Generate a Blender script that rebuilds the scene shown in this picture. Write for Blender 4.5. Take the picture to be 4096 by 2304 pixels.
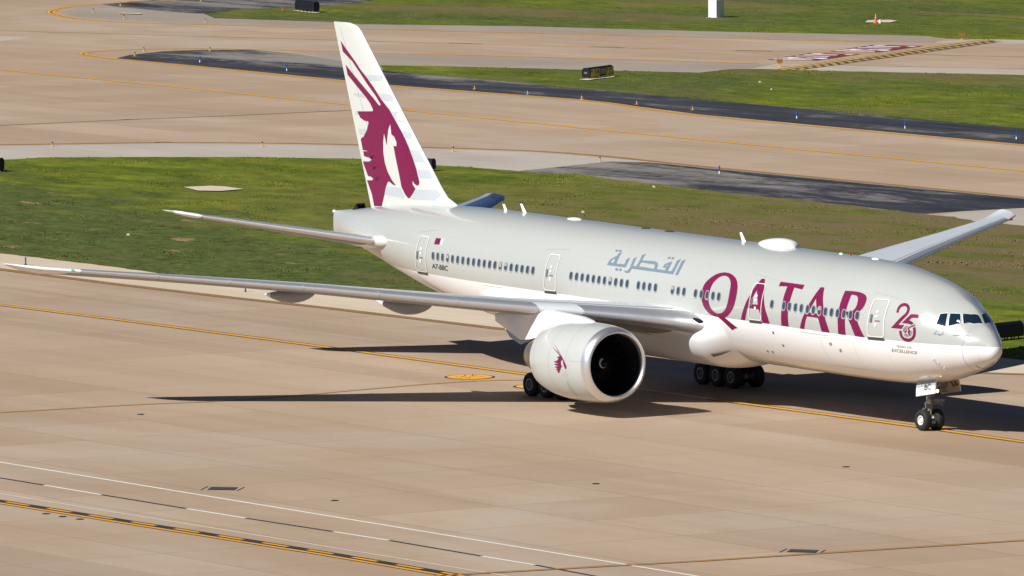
import bpy, bmesh, math, random, json
from mathutils import Vector, Matrix, geometry
random.seed(7)
for o in list(bpy.data.objects): bpy.data.objects.remove(o)
SC = bpy.context.scene
COL = SC.collection
PI = math.pi
# ------------------------------------------------------------------ camera, sky, sun, exposure
cam = bpy.data.cameras.new('camera'); cam.lens = 301.68; cam.sensor_width = 36.0; cam.clip_start = 1.0; cam.clip_end = 20000.0
camo = bpy.data.objects.new('camera', cam); COL.objects.link(camo)
cR = Vector((0.547021281, 0.837104649, -0.004850279)); cU = Vector((-0.066127663, 0.048986785, 0.996607961)); cF = Vector((-0.834502756, 0.544845026, -0.082152588))
camo.matrix_world = Matrix(((cR.x, cU.x, -cF.x, 345.87044), (cR.y, cU.y, -cF.y, -254.96771), (cR.z, cU.z, -cF.z, 43.12357), (0, 0, 0, 1)))
SC.camera = camo
SUN_EL, SUN_AZ = math.radians(39.8), math.radians(-86.0)
sund = Vector((math.cos(SUN_EL)*math.cos(SUN_AZ), math.cos(SUN_EL)*math.sin(SUN_AZ), math.sin(SUN_EL)))
w = bpy.data.worlds.new('World'); SC.world = w; w.use_nodes = True
nt = w.node_tree; bg = nt.nodes['Background']
sky = nt.nodes.new('ShaderNodeTexSky'); sky.sky_type = 'NISHITA'; sky.sun_disc = False
sky.sun_elevation = SUN_EL; sky.sun_rotation = math.atan2(sund.x, sund.y); sky.air_density = 0.4; sky.dust_density = 0.1; sky.ozone_density = 3.0
nt.links.new(sky.outputs[0], bg.inputs[0]); bg.inputs[1].default_value = 0.05
sl = bpy.data.lights.new('sun', 'SUN'); sl.energy = 4.9; sl.angle = math.radians(0.5); sl.color = (1.0, 0.962, 0.91)
so = bpy.data.objects.new('sun', sl); COL.objects.link(so); so.rotation_euler = sund.to_track_quat('Z', 'Y').to_euler(); so.location = (0, -60, 80)
SC.render.engine = 'CYCLES'
vs = SC.view_settings; vs.view_transform = 'Standard'; vs.look = 'None'; vs.exposure = 0.27; vs.gamma = 1.0; vs.use_curve_mapping = False

D = json.loads(r'''{"qa":[[[[-20.47,0.5962],[-20.841,0.5735],[-21.169,0.531],[-21.446,0.4709],[-21.651,0.4101],[-21.791,0.3524],[-21.873,0.2891],[-21.894,0.2324],[-21.89,0.169],[-21.868,0.1143],[-21.803,0.0532],[-21.678,-0.0142],[-21.511,-0.0729],[-21.276,-0.1222],[-20.997,-0.1546],[-20.673,-0.1779],[-20.414,-0.1749],[-20.007,-0.2406],[-19.666,-0.3095],[-19.335,-0.3847],[-19.083,-0.3474],[-18.762,-0.3254],[-19.074,-0.2802],[-19.397,-0.2278],[-19.773,-0.1735],[-19.492,-0.138],[-19.206,-0.0749],[-18.98,-0.0062],[-18.822,0.076],[-18.746,0.1719],[-18.741,0.2751],[-18.824,0.3702],[-19.009,0.4571],[-19.266,0.5189],[-19.63,0.5662],[-20.041,0.5951]],[[-20.445,0.5321],[-20.684,0.5051],[-20.882,0.4565],[-21.064,0.3926],[-21.159,0.316],[-21.197,0.2426],[-21.218,0.1706],[-21.218,0.0997],[-21.158,0.0386],[-21.029,-0.0287],[-20.828,-0.0785],[-20.586,-0.1117],[-20.335,-0.1208],[-20.027,-0.1047],[-19.754,-0.058],[-19.575,0.0016],[-19.459,0.075],[-19.404,0.1705],[-19.41,0.2655],[-19.444,0.3535],[-19.544,0.4255],[-19.698,0.4721],[-19.943,0.5173],[-20.195,0.5348]]],[[[-17.026,0.5745],[-17.15,0.5091],[-17.342,0.402],[-17.503,0.2838],[-17.732,0.1748],[-17.928,0.0604],[-18.095,-0.0455],[-18.29,-0.1676],[-17.899,-0.165],[-17.76,-0.0601],[-17.629,0.0487],[-16.617,0.048],[-16.488,-0.0264],[-16.349,-0.1167],[-16.342,-0.1703],[-15.679,-0.1657],[-15.819,-0.0476],[-15.985,0.0413],[-16.158,0.1534],[-16.296,0.2599],[-16.449,0.385],[-16.604,0.4899],[-16.742,0.5738]],[[-17.048,0.3647],[-17.177,0.2924],[-17.325,0.1934],[-17.441,0.1159],[-16.728,0.1229],[-16.803,0.1992],[-16.911,0.2755]]]],"tar":[[[[-15.304,0.5656],[-15.309,0.4826],[-14.57,0.4992],[-14.56,0.4192],[-14.571,0.321],[-14.576,0.1942],[-14.588,0.0695],[-14.601,-0.0238],[-14.623,-0.1694],[-13.976,-0.1691],[-13.985,-0.0696],[-13.996,0.0309],[-13.978,0.1476],[-13.95,0.2579],[-13.932,0.3544],[-13.938,0.4957],[-13.2,0.4806],[-13.178,0.5655],[-14.2,0.5667]]],[[[-11.731,0.5663],[-11.895,0.4599],[-12.092,0.3315],[-12.294,0.2232],[-12.499,0.1014],[-12.726,-0.0127],[-12.874,-0.1021],[-12.979,-0.1718],[-12.595,-0.1731],[-12.5,-0.0998],[-12.395,-0.0116],[-12.295,0.0466],[-11.332,0.048],[-11.211,-0.0256],[-11.056,-0.1734],[-10.384,-0.172],[-10.508,-0.0671],[-10.699,0.0436],[-10.862,0.1547],[-11.019,0.2672],[-11.216,0.3975],[-11.318,0.4773],[-11.437,0.5683]],[[-11.763,0.3606],[-11.892,0.2732],[-12.052,0.1828],[-12.173,0.1138],[-11.413,0.1149],[-11.506,0.1973],[-11.642,0.2878]]],[[[-9.656,0.5718],[-9.664,0.4585],[-9.665,0.3347],[-9.676,0.1991],[-9.666,0.0748],[-9.648,-0.0413],[-9.659,-0.172],[-9.05,-0.1709],[-9.048,-0.0619],[-9.065,0.055],[-9.073,0.1641],[-9.009,0.182],[-8.815,0.1025],[-8.574,0.0091],[-8.3,-0.1648],[-7.576,-0.1616],[-7.829,-0.0428],[-8.044,0.0687],[-8.296,0.1618],[-8.406,0.217],[-8.145,0.2486],[-7.921,0.3085],[-7.798,0.382],[-7.787,0.4602],[-7.833,0.5195],[-7.987,0.5642],[-8.211,0.5868],[-8.522,0.5959],[-8.998,0.59]],[[-9.046,0.5211],[-9.041,0.4567],[-9.049,0.3647],[-9.071,0.2909],[-9.072,0.2232],[-8.608,0.2406],[-8.413,0.3013],[-8.351,0.3699],[-8.4,0.4519],[-8.467,0.4916],[-8.634,0.5224],[-8.866,0.5263]]]],"arabic":[[[[-30.391,0.719],[-30.502,0.6928],[-30.659,0.6585],[-30.588,0.6497],[-30.623,0.6235],[-30.81,0.5933],[-30.962,0.5612],[-31.065,0.5277],[-31.091,0.4869],[-31.112,0.4404],[-30.46,0.4386],[-29.37,0.4408],[-29.343,0.5218],[-29.363,0.6233],[-29.508,0.6029],[-29.634,0.5679],[-29.572,0.5628],[-29.575,0.522],[-29.591,0.4916],[-29.901,0.4897],[-30.36,0.487],[-30.348,0.5409],[-30.368,0.6274]],[[-30.612,0.5677],[-30.791,0.5592],[-30.885,0.5361],[-30.877,0.4927],[-30.612,0.4887],[-30.598,0.5339]]],[[[-28.199,0.7435],[-28.336,0.726],[-28.51,0.7016],[-28.435,0.6927],[-28.391,0.6178],[-28.398,0.5415],[-28.447,0.49],[-28.75,0.485],[-28.768,0.5514],[-28.786,0.6563],[-28.929,0.634],[-29.059,0.6018],[-28.994,0.5932],[-28.958,0.5124],[-28.972,0.4399],[-29.051,0.393],[-29.23,0.3819],[-29.393,0.3808],[-29.332,0.3635],[-29.103,0.3445],[-28.949,0.3517],[-28.82,0.3739],[-28.785,0.4372],[-28.141,0.4365],[-26.827,0.4367],[-24.898,0.4358],[-24.867,0.5002],[-24.86,0.5811],[-24.903,0.7353],[-25.033,0.716],[-25.157,0.686],[-25.123,0.6797],[-25.088,0.5813],[-25.127,0.4851],[-25.482,0.4832],[-25.468,0.55],[-25.488,0.6649],[-25.677,0.6447],[-25.918,0.6128],[-26.02,0.5889],[-26.05,0.5335],[-25.752,0.5319],[-25.717,0.4865],[-26.535,0.4868],[-26.569,0.5594],[-26.68,0.5975],[-26.885,0.6196],[-27.123,0.6232],[-28.204,0.6091],[-28.215,0.6735]],[[-28.182,0.5612],[-28.2,0.5269],[-28.223,0.4929],[-27.593,0.4905],[-26.774,0.4835],[-26.829,0.5656],[-27.113,0.5677],[-27.605,0.5674],[-28.013,0.5729]],[[-25.716,0.5977],[-25.821,0.5877],[-25.89,0.5651],[-25.715,0.5647]]],[[[-24.465,0.7378],[-24.616,0.7178],[-24.74,0.6915],[-24.7,0.6853],[-24.648,0.5872],[-24.656,0.4929],[-24.678,0.4309],[-24.444,0.4328],[-24.424,0.506],[-24.405,0.5942]]],[[[-30.83,0.745],[-30.806,0.7363],[-30.808,0.7267],[-30.835,0.718],[-30.882,0.7119],[-30.939,0.7097],[-30.994,0.7116],[-31.037,0.7175],[-31.06,0.7261],[-31.058,0.7357],[-31.032,0.7446],[-30.986,0.7507],[-30.93,0.7531],[-30.874,0.751]]],[[[-30.514,0.7473],[-30.491,0.7386],[-30.493,0.7289],[-30.52,0.7202],[-30.566,0.7141],[-30.623,0.7118],[-30.678,0.7138],[-30.721,0.7197],[-30.744,0.7283],[-30.742,0.738],[-30.716,0.7468],[-30.671,0.753],[-30.614,0.7553],[-30.559,0.7532]]],[[[-25.873,0.7417],[-25.849,0.7328],[-25.85,0.723],[-25.877,0.7143],[-25.923,0.7083],[-25.979,0.7062],[-26.034,0.7084],[-26.078,0.7144],[-26.101,0.7232],[-26.1,0.733],[-26.074,0.7418],[-26.029,0.7479],[-25.974,0.7501],[-25.918,0.7479]]],[[[-25.538,0.7439],[-25.514,0.735],[-25.515,0.7253],[-25.541,0.7165],[-25.587,0.7105],[-25.643,0.7084],[-25.698,0.7106],[-25.742,0.7167],[-25.765,0.7254],[-25.764,0.7352],[-25.739,0.7441],[-25.694,0.7502],[-25.638,0.7524],[-25.582,0.7501]]],[[[-29.984,0.397],[-29.962,0.3863],[-29.967,0.3756],[-29.998,0.367],[-30.05,0.3622],[-30.111,0.3621],[-30.169,0.3667],[-30.213,0.3753],[-30.235,0.3859],[-30.23,0.3967],[-30.2,0.4054],[-30.15,0.4102],[-30.089,0.4103],[-30.03,0.4056]]],[[[-29.643,0.3975],[-29.622,0.3873],[-29.627,0.3771],[-29.657,0.3689],[-29.706,0.3643],[-29.763,0.3642],[-29.819,0.3686],[-29.861,0.3767],[-29.882,0.3869],[-29.877,0.3971],[-29.848,0.4053],[-29.8,0.41],[-29.743,0.4101],[-29.686,0.4056]]]],"n25":[[[[-5.465,0.3969],[-5.503,0.4484],[-5.501,0.506],[-5.445,0.5614],[-5.34,0.6014],[-5.204,0.6235],[-5.034,0.6272],[-4.867,0.6084],[-4.724,0.5694],[-4.65,0.5154],[-4.636,0.4568],[-4.697,0.3929],[-4.886,0.2968],[-5.124,0.1865],[-4.95,0.1906],[-4.732,0.2077],[-4.739,0.1822],[-4.826,0.1528],[-4.827,0.1233],[-5.204,0.1068],[-5.629,0.0941],[-5.459,0.1577],[-5.232,0.2559],[-5.028,0.3493],[-4.871,0.4147],[-4.81,0.4659],[-4.839,0.5143],[-4.912,0.5504],[-5.039,0.5643],[-5.172,0.5561],[-5.295,0.5236],[-5.347,0.4815],[-5.342,0.441],[-5.298,0.4081]]],[[[-4.452,0.4492],[-4.257,0.471],[-3.986,0.4868],[-3.945,0.4206],[-4.119,0.4061],[-4.316,0.3863],[-4.446,0.3231],[-4.303,0.3211],[-4.179,0.3075],[-4.093,0.2864],[-4.241,0.2488],[-4.413,0.2546],[-4.637,0.2464],[-4.896,0.2332],[-4.702,0.3193],[-4.557,0.3971]]],[[[-5.019,0.0787],[-4.996,0.0267],[-4.923,-0.0314],[-4.784,-0.0796],[-4.587,-0.1095],[-4.358,-0.1092],[-4.129,-0.0784],[-3.963,-0.0196],[-3.867,0.054],[-3.859,0.1373],[-3.934,0.2303],[-4.086,0.2007],[-4.029,0.1401],[-4.02,0.0675],[-4.094,0.0138],[-4.231,-0.0248],[-4.4,-0.04],[-4.601,-0.0361],[-4.745,-0.0125],[-4.805,0.0307],[-4.844,0.0859]]]],"oryx25":[[[[-4.411,0.163],[-4.324,0.1592],[-4.214,0.1299],[-4.264,0.0903],[-4.198,0.0309],[-4.225,0.0164],[-4.316,0.0468],[-4.395,0.085],[-4.36,0.1271]]],[[[-4.444,0.1502],[-4.389,0.1765],[-4.248,0.2198],[-3.972,0.2836],[-3.966,0.2758],[-4.216,0.2143],[-4.36,0.174]]],[[[-4.383,0.1651],[-4.264,0.2023],[-3.955,0.2617],[-3.95,0.2539],[-4.233,0.1968],[-4.353,0.1618]]],[[[-4.483,0.134],[-4.535,0.1067],[-4.607,0.0729],[-4.586,0.0586],[-4.531,0.0576],[-4.483,0.0946],[-4.446,0.1287]]],[[[-4.629,0.1937],[-4.379,0.2072],[-4.365,0.2047],[-4.375,0.2004],[-4.625,0.1869]]],[[[-4.701,0.1658],[-4.405,0.1797],[-4.388,0.1766],[-4.401,0.1713],[-4.696,0.1575]]],[[[-4.741,0.1419],[-4.463,0.1547],[-4.443,0.1511],[-4.459,0.1448],[-4.737,0.1321]]],[[[-4.753,0.1194],[-4.544,0.1292],[-4.524,0.1255],[-4.54,0.1193],[-4.749,0.1096]]],[[[-4.745,0.0982],[-4.592,0.1039],[-4.572,0.1002],[-4.589,0.094],[-4.742,0.0884]]],[[[-4.702,0.0806],[-4.609,0.0829],[-4.591,0.0794],[-4.607,0.0737],[-4.7,0.0714]]],[[[-4.673,0.0351],[-4.387,0.0461],[-4.372,0.0431],[-4.386,0.0382],[-4.672,0.0274]]],[[[-4.622,0.0177],[-4.315,0.0323],[-4.302,0.0296],[-4.314,0.0252],[-4.622,0.0107]]],[[[-4.541,0.0022],[-4.313,0.0129],[-4.302,0.0105],[-4.313,0.0065],[-4.541,-0.0043]]],[[[-4.224,0.1215],[-4.09,0.1268],[-4.075,0.1236],[-4.087,0.1181],[-4.221,0.113]]],[[[-4.23,0.0955],[-4.082,0.1023],[-4.067,0.099],[-4.08,0.0936],[-4.227,0.0869]]],[[[-4.237,0.0722],[-4.089,0.078],[-4.075,0.0749],[-4.087,0.07],[-4.236,0.0643]]],[[[-4.206,0.05],[-4.138,0.0499],[-4.125,0.0472],[-4.137,0.0428],[-4.205,0.0429]]]],"name":[[[-2.466,0.3021],[-2.461,0.26],[-2.45,0.2118],[-2.499,0.2088],[-2.506,0.2396]],[[-2.499,0.2088],[-2.556,0.205],[-2.559,0.229]],[[-2.556,0.205],[-2.619,0.1971],[-2.621,0.1831],[-2.652,0.169]],[[-2.644,0.2216],[-2.637,0.188]],[[-2.704,0.2244],[-2.698,0.1943],[-2.905,0.1757],[-2.872,0.2208],[-2.851,0.24]],[[-2.905,0.1757],[-2.889,0.2088],[-2.842,0.2042],[-2.826,0.1826]]],"namedots":[[-2.817,0.251],[-2.776,0.2563],[-2.802,0.2645],[-2.583,0.1808]],"t_years":[[-5.36,-0.2675],[1.1500000000000004,0.017100000000000004],[0.036000000000000476,0.049500000000000016]],"t_exc":[[-5.764,-0.3683],[1.8310000000000004,0.0037000000000000366],[0.09100000000000019,0.06730000000000003]],"t_reg":[[-48.323,-0.2136],[1.7730000000000032,0.04620000000000002],[0.08899999999999864,0.10880000000000001]],"t_777":[[-1.235,-1.0944],[-0.040999999999999925,-0.73],[0.0990000000000002,0.08770000000000011]],"paper":[[-2.08,0.6803],[-2.072,0.7204],[-2.009,0.7456],[-1.932,0.7246],[-1.856,0.6868],[-1.875,0.6692],[-1.94,0.6969],[-2.004,0.6733]],"marks":[[[-40.441,-0.3508],[-40.203,-0.3461],[-40.253,-0.3893],[-40.462,-0.3965]],[[-10.629,-0.3516],[-10.452,-0.351],[-10.52,-0.3956],[-10.669,-0.397]],[[-10.619,-0.3491],[-10.423,-0.3502],[-10.468,-0.4013],[-10.664,-0.4001]],[[-9.914,-0.4425],[-9.755,-0.445],[-9.841,-0.5078],[-10.0,-0.5052]]],"hinges":[[[-42.939,-0.2485],[-40.248,-0.2224]],[[-13.029,-0.2328],[-10.576,-0.2282]],[[-37.361,0.5686],[-35.18,0.6311]],[[-18.034,0.6505],[-15.645,0.5852]],[[-7.591,0.6707],[-5.278,0.6743]],[[-50.278,0.4698],[-48.448,0.5991]]],"cockpit":[[[-2.066,0.9636],[-1.794,1.1359],[-1.597,1.4072],[-1.472,1.4393],[-1.264,1.454],[-1.429,1.0106],[-1.733,0.7284],[-1.916,0.8581]],[[-2.58,0.7978],[-2.375,0.8537],[-2.168,0.9214],[-2.069,0.8637],[-1.835,0.6807],[-1.974,0.6284],[-2.128,0.5439],[-2.313,0.4717],[-2.426,0.6147]],[[-2.99,0.6887],[-2.702,0.7736],[-2.642,0.7176],[-2.52,0.5626],[-2.433,0.4362],[-2.665,0.4341],[-2.929,0.428],[-2.931,0.5244]]],"win":[[-48.119,0.0452],[-47.59,0.0582],[-47.065,0.0721],[-46.517,0.0813],[-45.977,0.0929],[-45.427,0.1042],[-44.885,0.1128],[-44.329,0.1205],[-43.778,0.1309],[-43.232,0.1404],[-42.69,0.1468],[-42.156,0.1526],[-41.627,0.155],[-41.1,0.1584],[-40.563,0.1586],[-40.03,0.1616],[-39.495,0.1614],[-38.963,0.1641],[-38.431,0.1676],[-37.9,0.1687],[-34.205,0.1675],[-33.666,0.1692],[-33.128,0.1709],[-32.598,0.1709],[-32.053,0.1713],[-31.524,0.1699],[-30.99,0.1716],[-30.455,0.1703],[-29.922,0.1691],[-29.383,0.171],[-28.843,0.17],[-27.783,0.1675],[-27.262,0.1661],[-26.728,0.1665],[-26.178,0.1674],[-24.582,0.1658],[-24.06,0.1646],[-23.523,0.1638],[-22.452,0.1651],[-21.918,0.1643],[-21.383,0.1606],[-20.846,0.1629],[-20.315,0.1621],[-15.492,0.1546],[-14.424,0.1566],[-13.921,0.1555],[-13.382,0.1553],[-12.859,0.1561],[-12.304,0.1521],[-11.784,0.1543],[-11.26,0.1548],[-10.756,0.1557],[-10.245,0.1568],[-9.738,0.1581],[-9.217,0.1604],[-8.68,0.1618],[-8.161,0.1681]],"flag":[[-48.178,0.4254],[-47.316,0.4391],[-47.323,0.31],[-48.19,0.2912]],"flagm":[[-47.603,0.4347],[-47.587,0.3073]],"fusdots":[[-15.53,-0.3192],[-15.056,-0.5438],[-16.965,-0.7364],[-16.511,-0.7371]],"nosebits":[[-3.087,-0.4982],[-2.932,-0.6035],[-2.775,-0.7855]],"doorpx":{"d4":[[-49.835,0.4131],[-48.825,0.4172],[-49.033,-0.3579],[-50.402,-0.4292]],"d3":[[-36.649,0.4987],[-35.61,0.5021],[-35.594,-0.1403],[-36.774,-0.1483]],"d2":[[-17.45,0.4877],[-16.365,0.4911],[-16.372,-0.1388],[-17.532,-0.1453]],"d1":[[-7.285,0.546],[-6.171,0.6088],[-6.103,-0.1143],[-7.367,-0.136]]},"fin":[[-62.022,17.454],[-61.462,17.078],[-60.84,16.689],[-60.297,16.339],[-59.756,15.948],[-58.983,15.485],[-58.213,14.94],[-57.523,14.393],[-56.68,13.855],[-55.993,13.228],[-55.309,12.602],[-54.703,11.933],[-54.25,11.339],[-53.798,10.663],[-53.47,9.981],[-53.532,9.83],[-53.731,9.786],[-53.96,9.872],[-54.187,10.04],[-54.144,9.82],[-53.84,9.59],[-54.118,9.327],[-54.427,9.062],[-54.612,9.027],[-54.962,9.238],[-55.341,9.629],[-55.565,10.277],[-55.789,10.843],[-56.014,11.409],[-56.163,11.856],[-55.855,11.847],[-55.852,12.079],[-56.08,12.356],[-56.387,12.481],[-56.46,12.791],[-56.534,13.077],[-56.723,12.778],[-56.852,12.275],[-56.903,11.842],[-57.038,12.183],[-57.204,12.522],[-57.318,12.003],[-57.325,11.422],[-57.177,10.851],[-56.873,10.37],[-56.415,9.941],[-55.956,9.66],[-56.341,9.697],[-56.648,9.82],[-56.879,9.832],[-57.114,9.529],[-57.352,9.018],[-57.7,8.401],[-58.6,8.348],[-58.841,9.016],[-59.159,9.746],[-58.739,9.786],[-58.614,9.876],[-58.814,9.973],[-59.234,10.008],[-59.476,10.602],[-59.568,10.788],[-59.038,10.817],[-58.726,10.933],[-59.035,11.041],[-59.626,11.092],[-59.717,11.354],[-58.953,11.419],[-59.747,11.427],[-59.974,12.047],[-59.614,12.174],[-59.173,12.571],[-58.935,12.998],[-59.011,13.077],[-59.478,13.095],[-59.944,13.238],[-60.252,13.572],[-59.316,13.618],[-58.414,13.671],[-58.382,13.772],[-58.689,14.088],[-59.151,14.398],[-59.77,14.743],[-60.546,15.164],[-61.308,15.57],[-61.504,16.136],[-60.851,15.774],[-60.075,15.352],[-59.301,14.931],[-58.374,14.435],[-57.759,14.051],[-57.605,14.017],[-57.557,14.102],[-58.063,14.533],[-58.987,15.153],[-59.836,15.778],[-60.688,16.363],[-61.794,16.856]],"bands":[[[-58.662,16.395],[-58.196,16.465],[-58.104,16.37]],[[-59.292,15.636],[-58.67,15.681],[-57.4,15.698],[-57.094,15.447],[-58.86,15.366]],[[-60.741,14.489],[-60.24,14.596],[-59.616,14.609],[-59.338,14.389],[-60.242,14.404]],[[-58.03,14.684],[-56.438,14.734],[-56.058,14.315],[-57.353,14.335]],[[-60.534,13.542],[-60.221,13.574],[-60.145,13.386],[-60.474,13.353]],[[-56.588,13.76],[-55.634,13.741],[-55.103,13.206],[-55.962,13.246]],[[-55.43,12.695],[-54.618,12.703],[-54.147,12.349],[-55.036,12.303]],[[-54.628,11.706],[-53.742,11.695],[-53.062,11.073],[-54.176,11.095]],[[-53.982,10.645],[-52.579,10.672],[-52.052,10.241],[-53.65,10.218]],[[-60.217,12.576],[-59.141,12.655],[-59.332,12.313],[-60.096,12.291]],[[-57.083,9.547],[-55.434,9.541],[-55.01,9.004],[-57.382,9.074]],[[-53.886,9.571],[-51.83,9.622],[-51.499,9.353],[-51.912,9.059],[-54.305,9.011]]],"finbump":[[-58.723,11.166],[-58.466,10.582],[-58.193,9.983]],"engoryx":[[3.093,0.4749],[2.929,0.4406],[2.724,0.3889],[2.563,0.3495],[2.395,0.2984],[2.209,0.2427],[2.041,0.1814],[1.858,0.1028],[1.715,0.0287],[1.599,-0.0468],[1.622,-0.0537],[1.663,-0.0367],[1.675,-0.0494],[1.626,-0.0723],[1.688,-0.1022],[1.74,-0.0978],[1.807,-0.0601],[1.865,-0.0072],[1.923,0.0578],[1.936,0.0695],[1.915,0.0733],[1.965,0.0989],[2.035,0.145],[2.047,0.0837],[2.086,0.1066],[2.116,0.0994],[2.138,0.044],[2.103,-0.0094],[2.042,-0.0438],[1.948,-0.0619],[2.044,-0.0561],[2.099,-0.0641],[2.227,-0.1485],[2.398,-0.2367],[2.53,-0.1915],[2.43,-0.1813],[2.579,-0.1559],[2.628,-0.1361],[2.376,-0.1171],[2.626,-0.102],[2.688,-0.0735],[2.335,-0.0573],[2.68,-0.0303],[2.724,-0.0063],[2.328,0.0129],[2.726,0.0351],[2.752,0.0586],[2.567,0.0682],[2.436,0.1002],[2.361,0.1485],[2.455,0.1513],[2.536,0.173],[2.279,0.1911],[2.413,0.2357],[2.677,0.3014],[2.942,0.3558],[3.159,0.3935],[3.13,0.3977],[2.929,0.3658],[2.736,0.3373],[2.561,0.3022],[2.386,0.2614],[2.187,0.2096],[2.167,0.2134],[2.318,0.2637],[2.497,0.3075],[2.709,0.3765],[2.912,0.428],[3.095,0.4682]],"engbars":[[[2.243,0.3547],[2.028,0.3645],[1.843,0.3691],[1.803,0.3612],[1.824,0.3507],[2.012,0.3493],[2.239,0.351]],[[2.265,0.3079],[1.935,0.3167],[1.647,0.3173],[1.592,0.3063],[1.625,0.2918],[1.916,0.2955],[2.261,0.3043]],[[2.101,0.2437],[1.785,0.2535],[1.515,0.2536],[1.455,0.241],[1.495,0.2245],[1.769,0.2294],[2.098,0.2401]],[[1.921,0.1804],[1.654,0.1919],[1.438,0.1926],[1.374,0.179],[1.422,0.1612],[1.641,0.1657],[1.92,0.1768]],[[1.763,0.1111],[1.548,0.1236],[1.389,0.1246],[1.324,0.1101],[1.378,0.0912],[1.539,0.0958],[1.762,0.1075]],[[1.641,0.0484],[1.477,0.0587],[1.368,0.0582],[1.311,0.0444],[1.365,0.0265],[1.474,0.0323],[1.641,0.0447]],[[1.574,-0.0134],[1.447,-0.003],[1.377,-0.0034],[1.322,-0.0174],[1.38,-0.0354],[1.449,-0.0297],[1.574,-0.0171]],[[1.639,-0.0832],[1.499,-0.0734],[1.412,-0.0735],[1.364,-0.0867],[1.421,-0.1035],[1.505,-0.0984],[1.64,-0.087]],[[2.161,-0.1505],[1.797,-0.1411],[1.489,-0.1413],[1.445,-0.1541],[1.502,-0.1705],[1.809,-0.1654],[2.162,-0.1542]],[[2.265,-0.2136],[1.91,-0.207],[1.604,-0.208],[1.571,-0.2183],[1.619,-0.2313],[1.923,-0.2263],[2.268,-0.2175]],[[2.236,-0.2663],[1.999,-0.2639],[1.794,-0.266],[1.774,-0.273],[1.807,-0.2819],[2.01,-0.2771],[2.24,-0.2703]]]}''')
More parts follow.
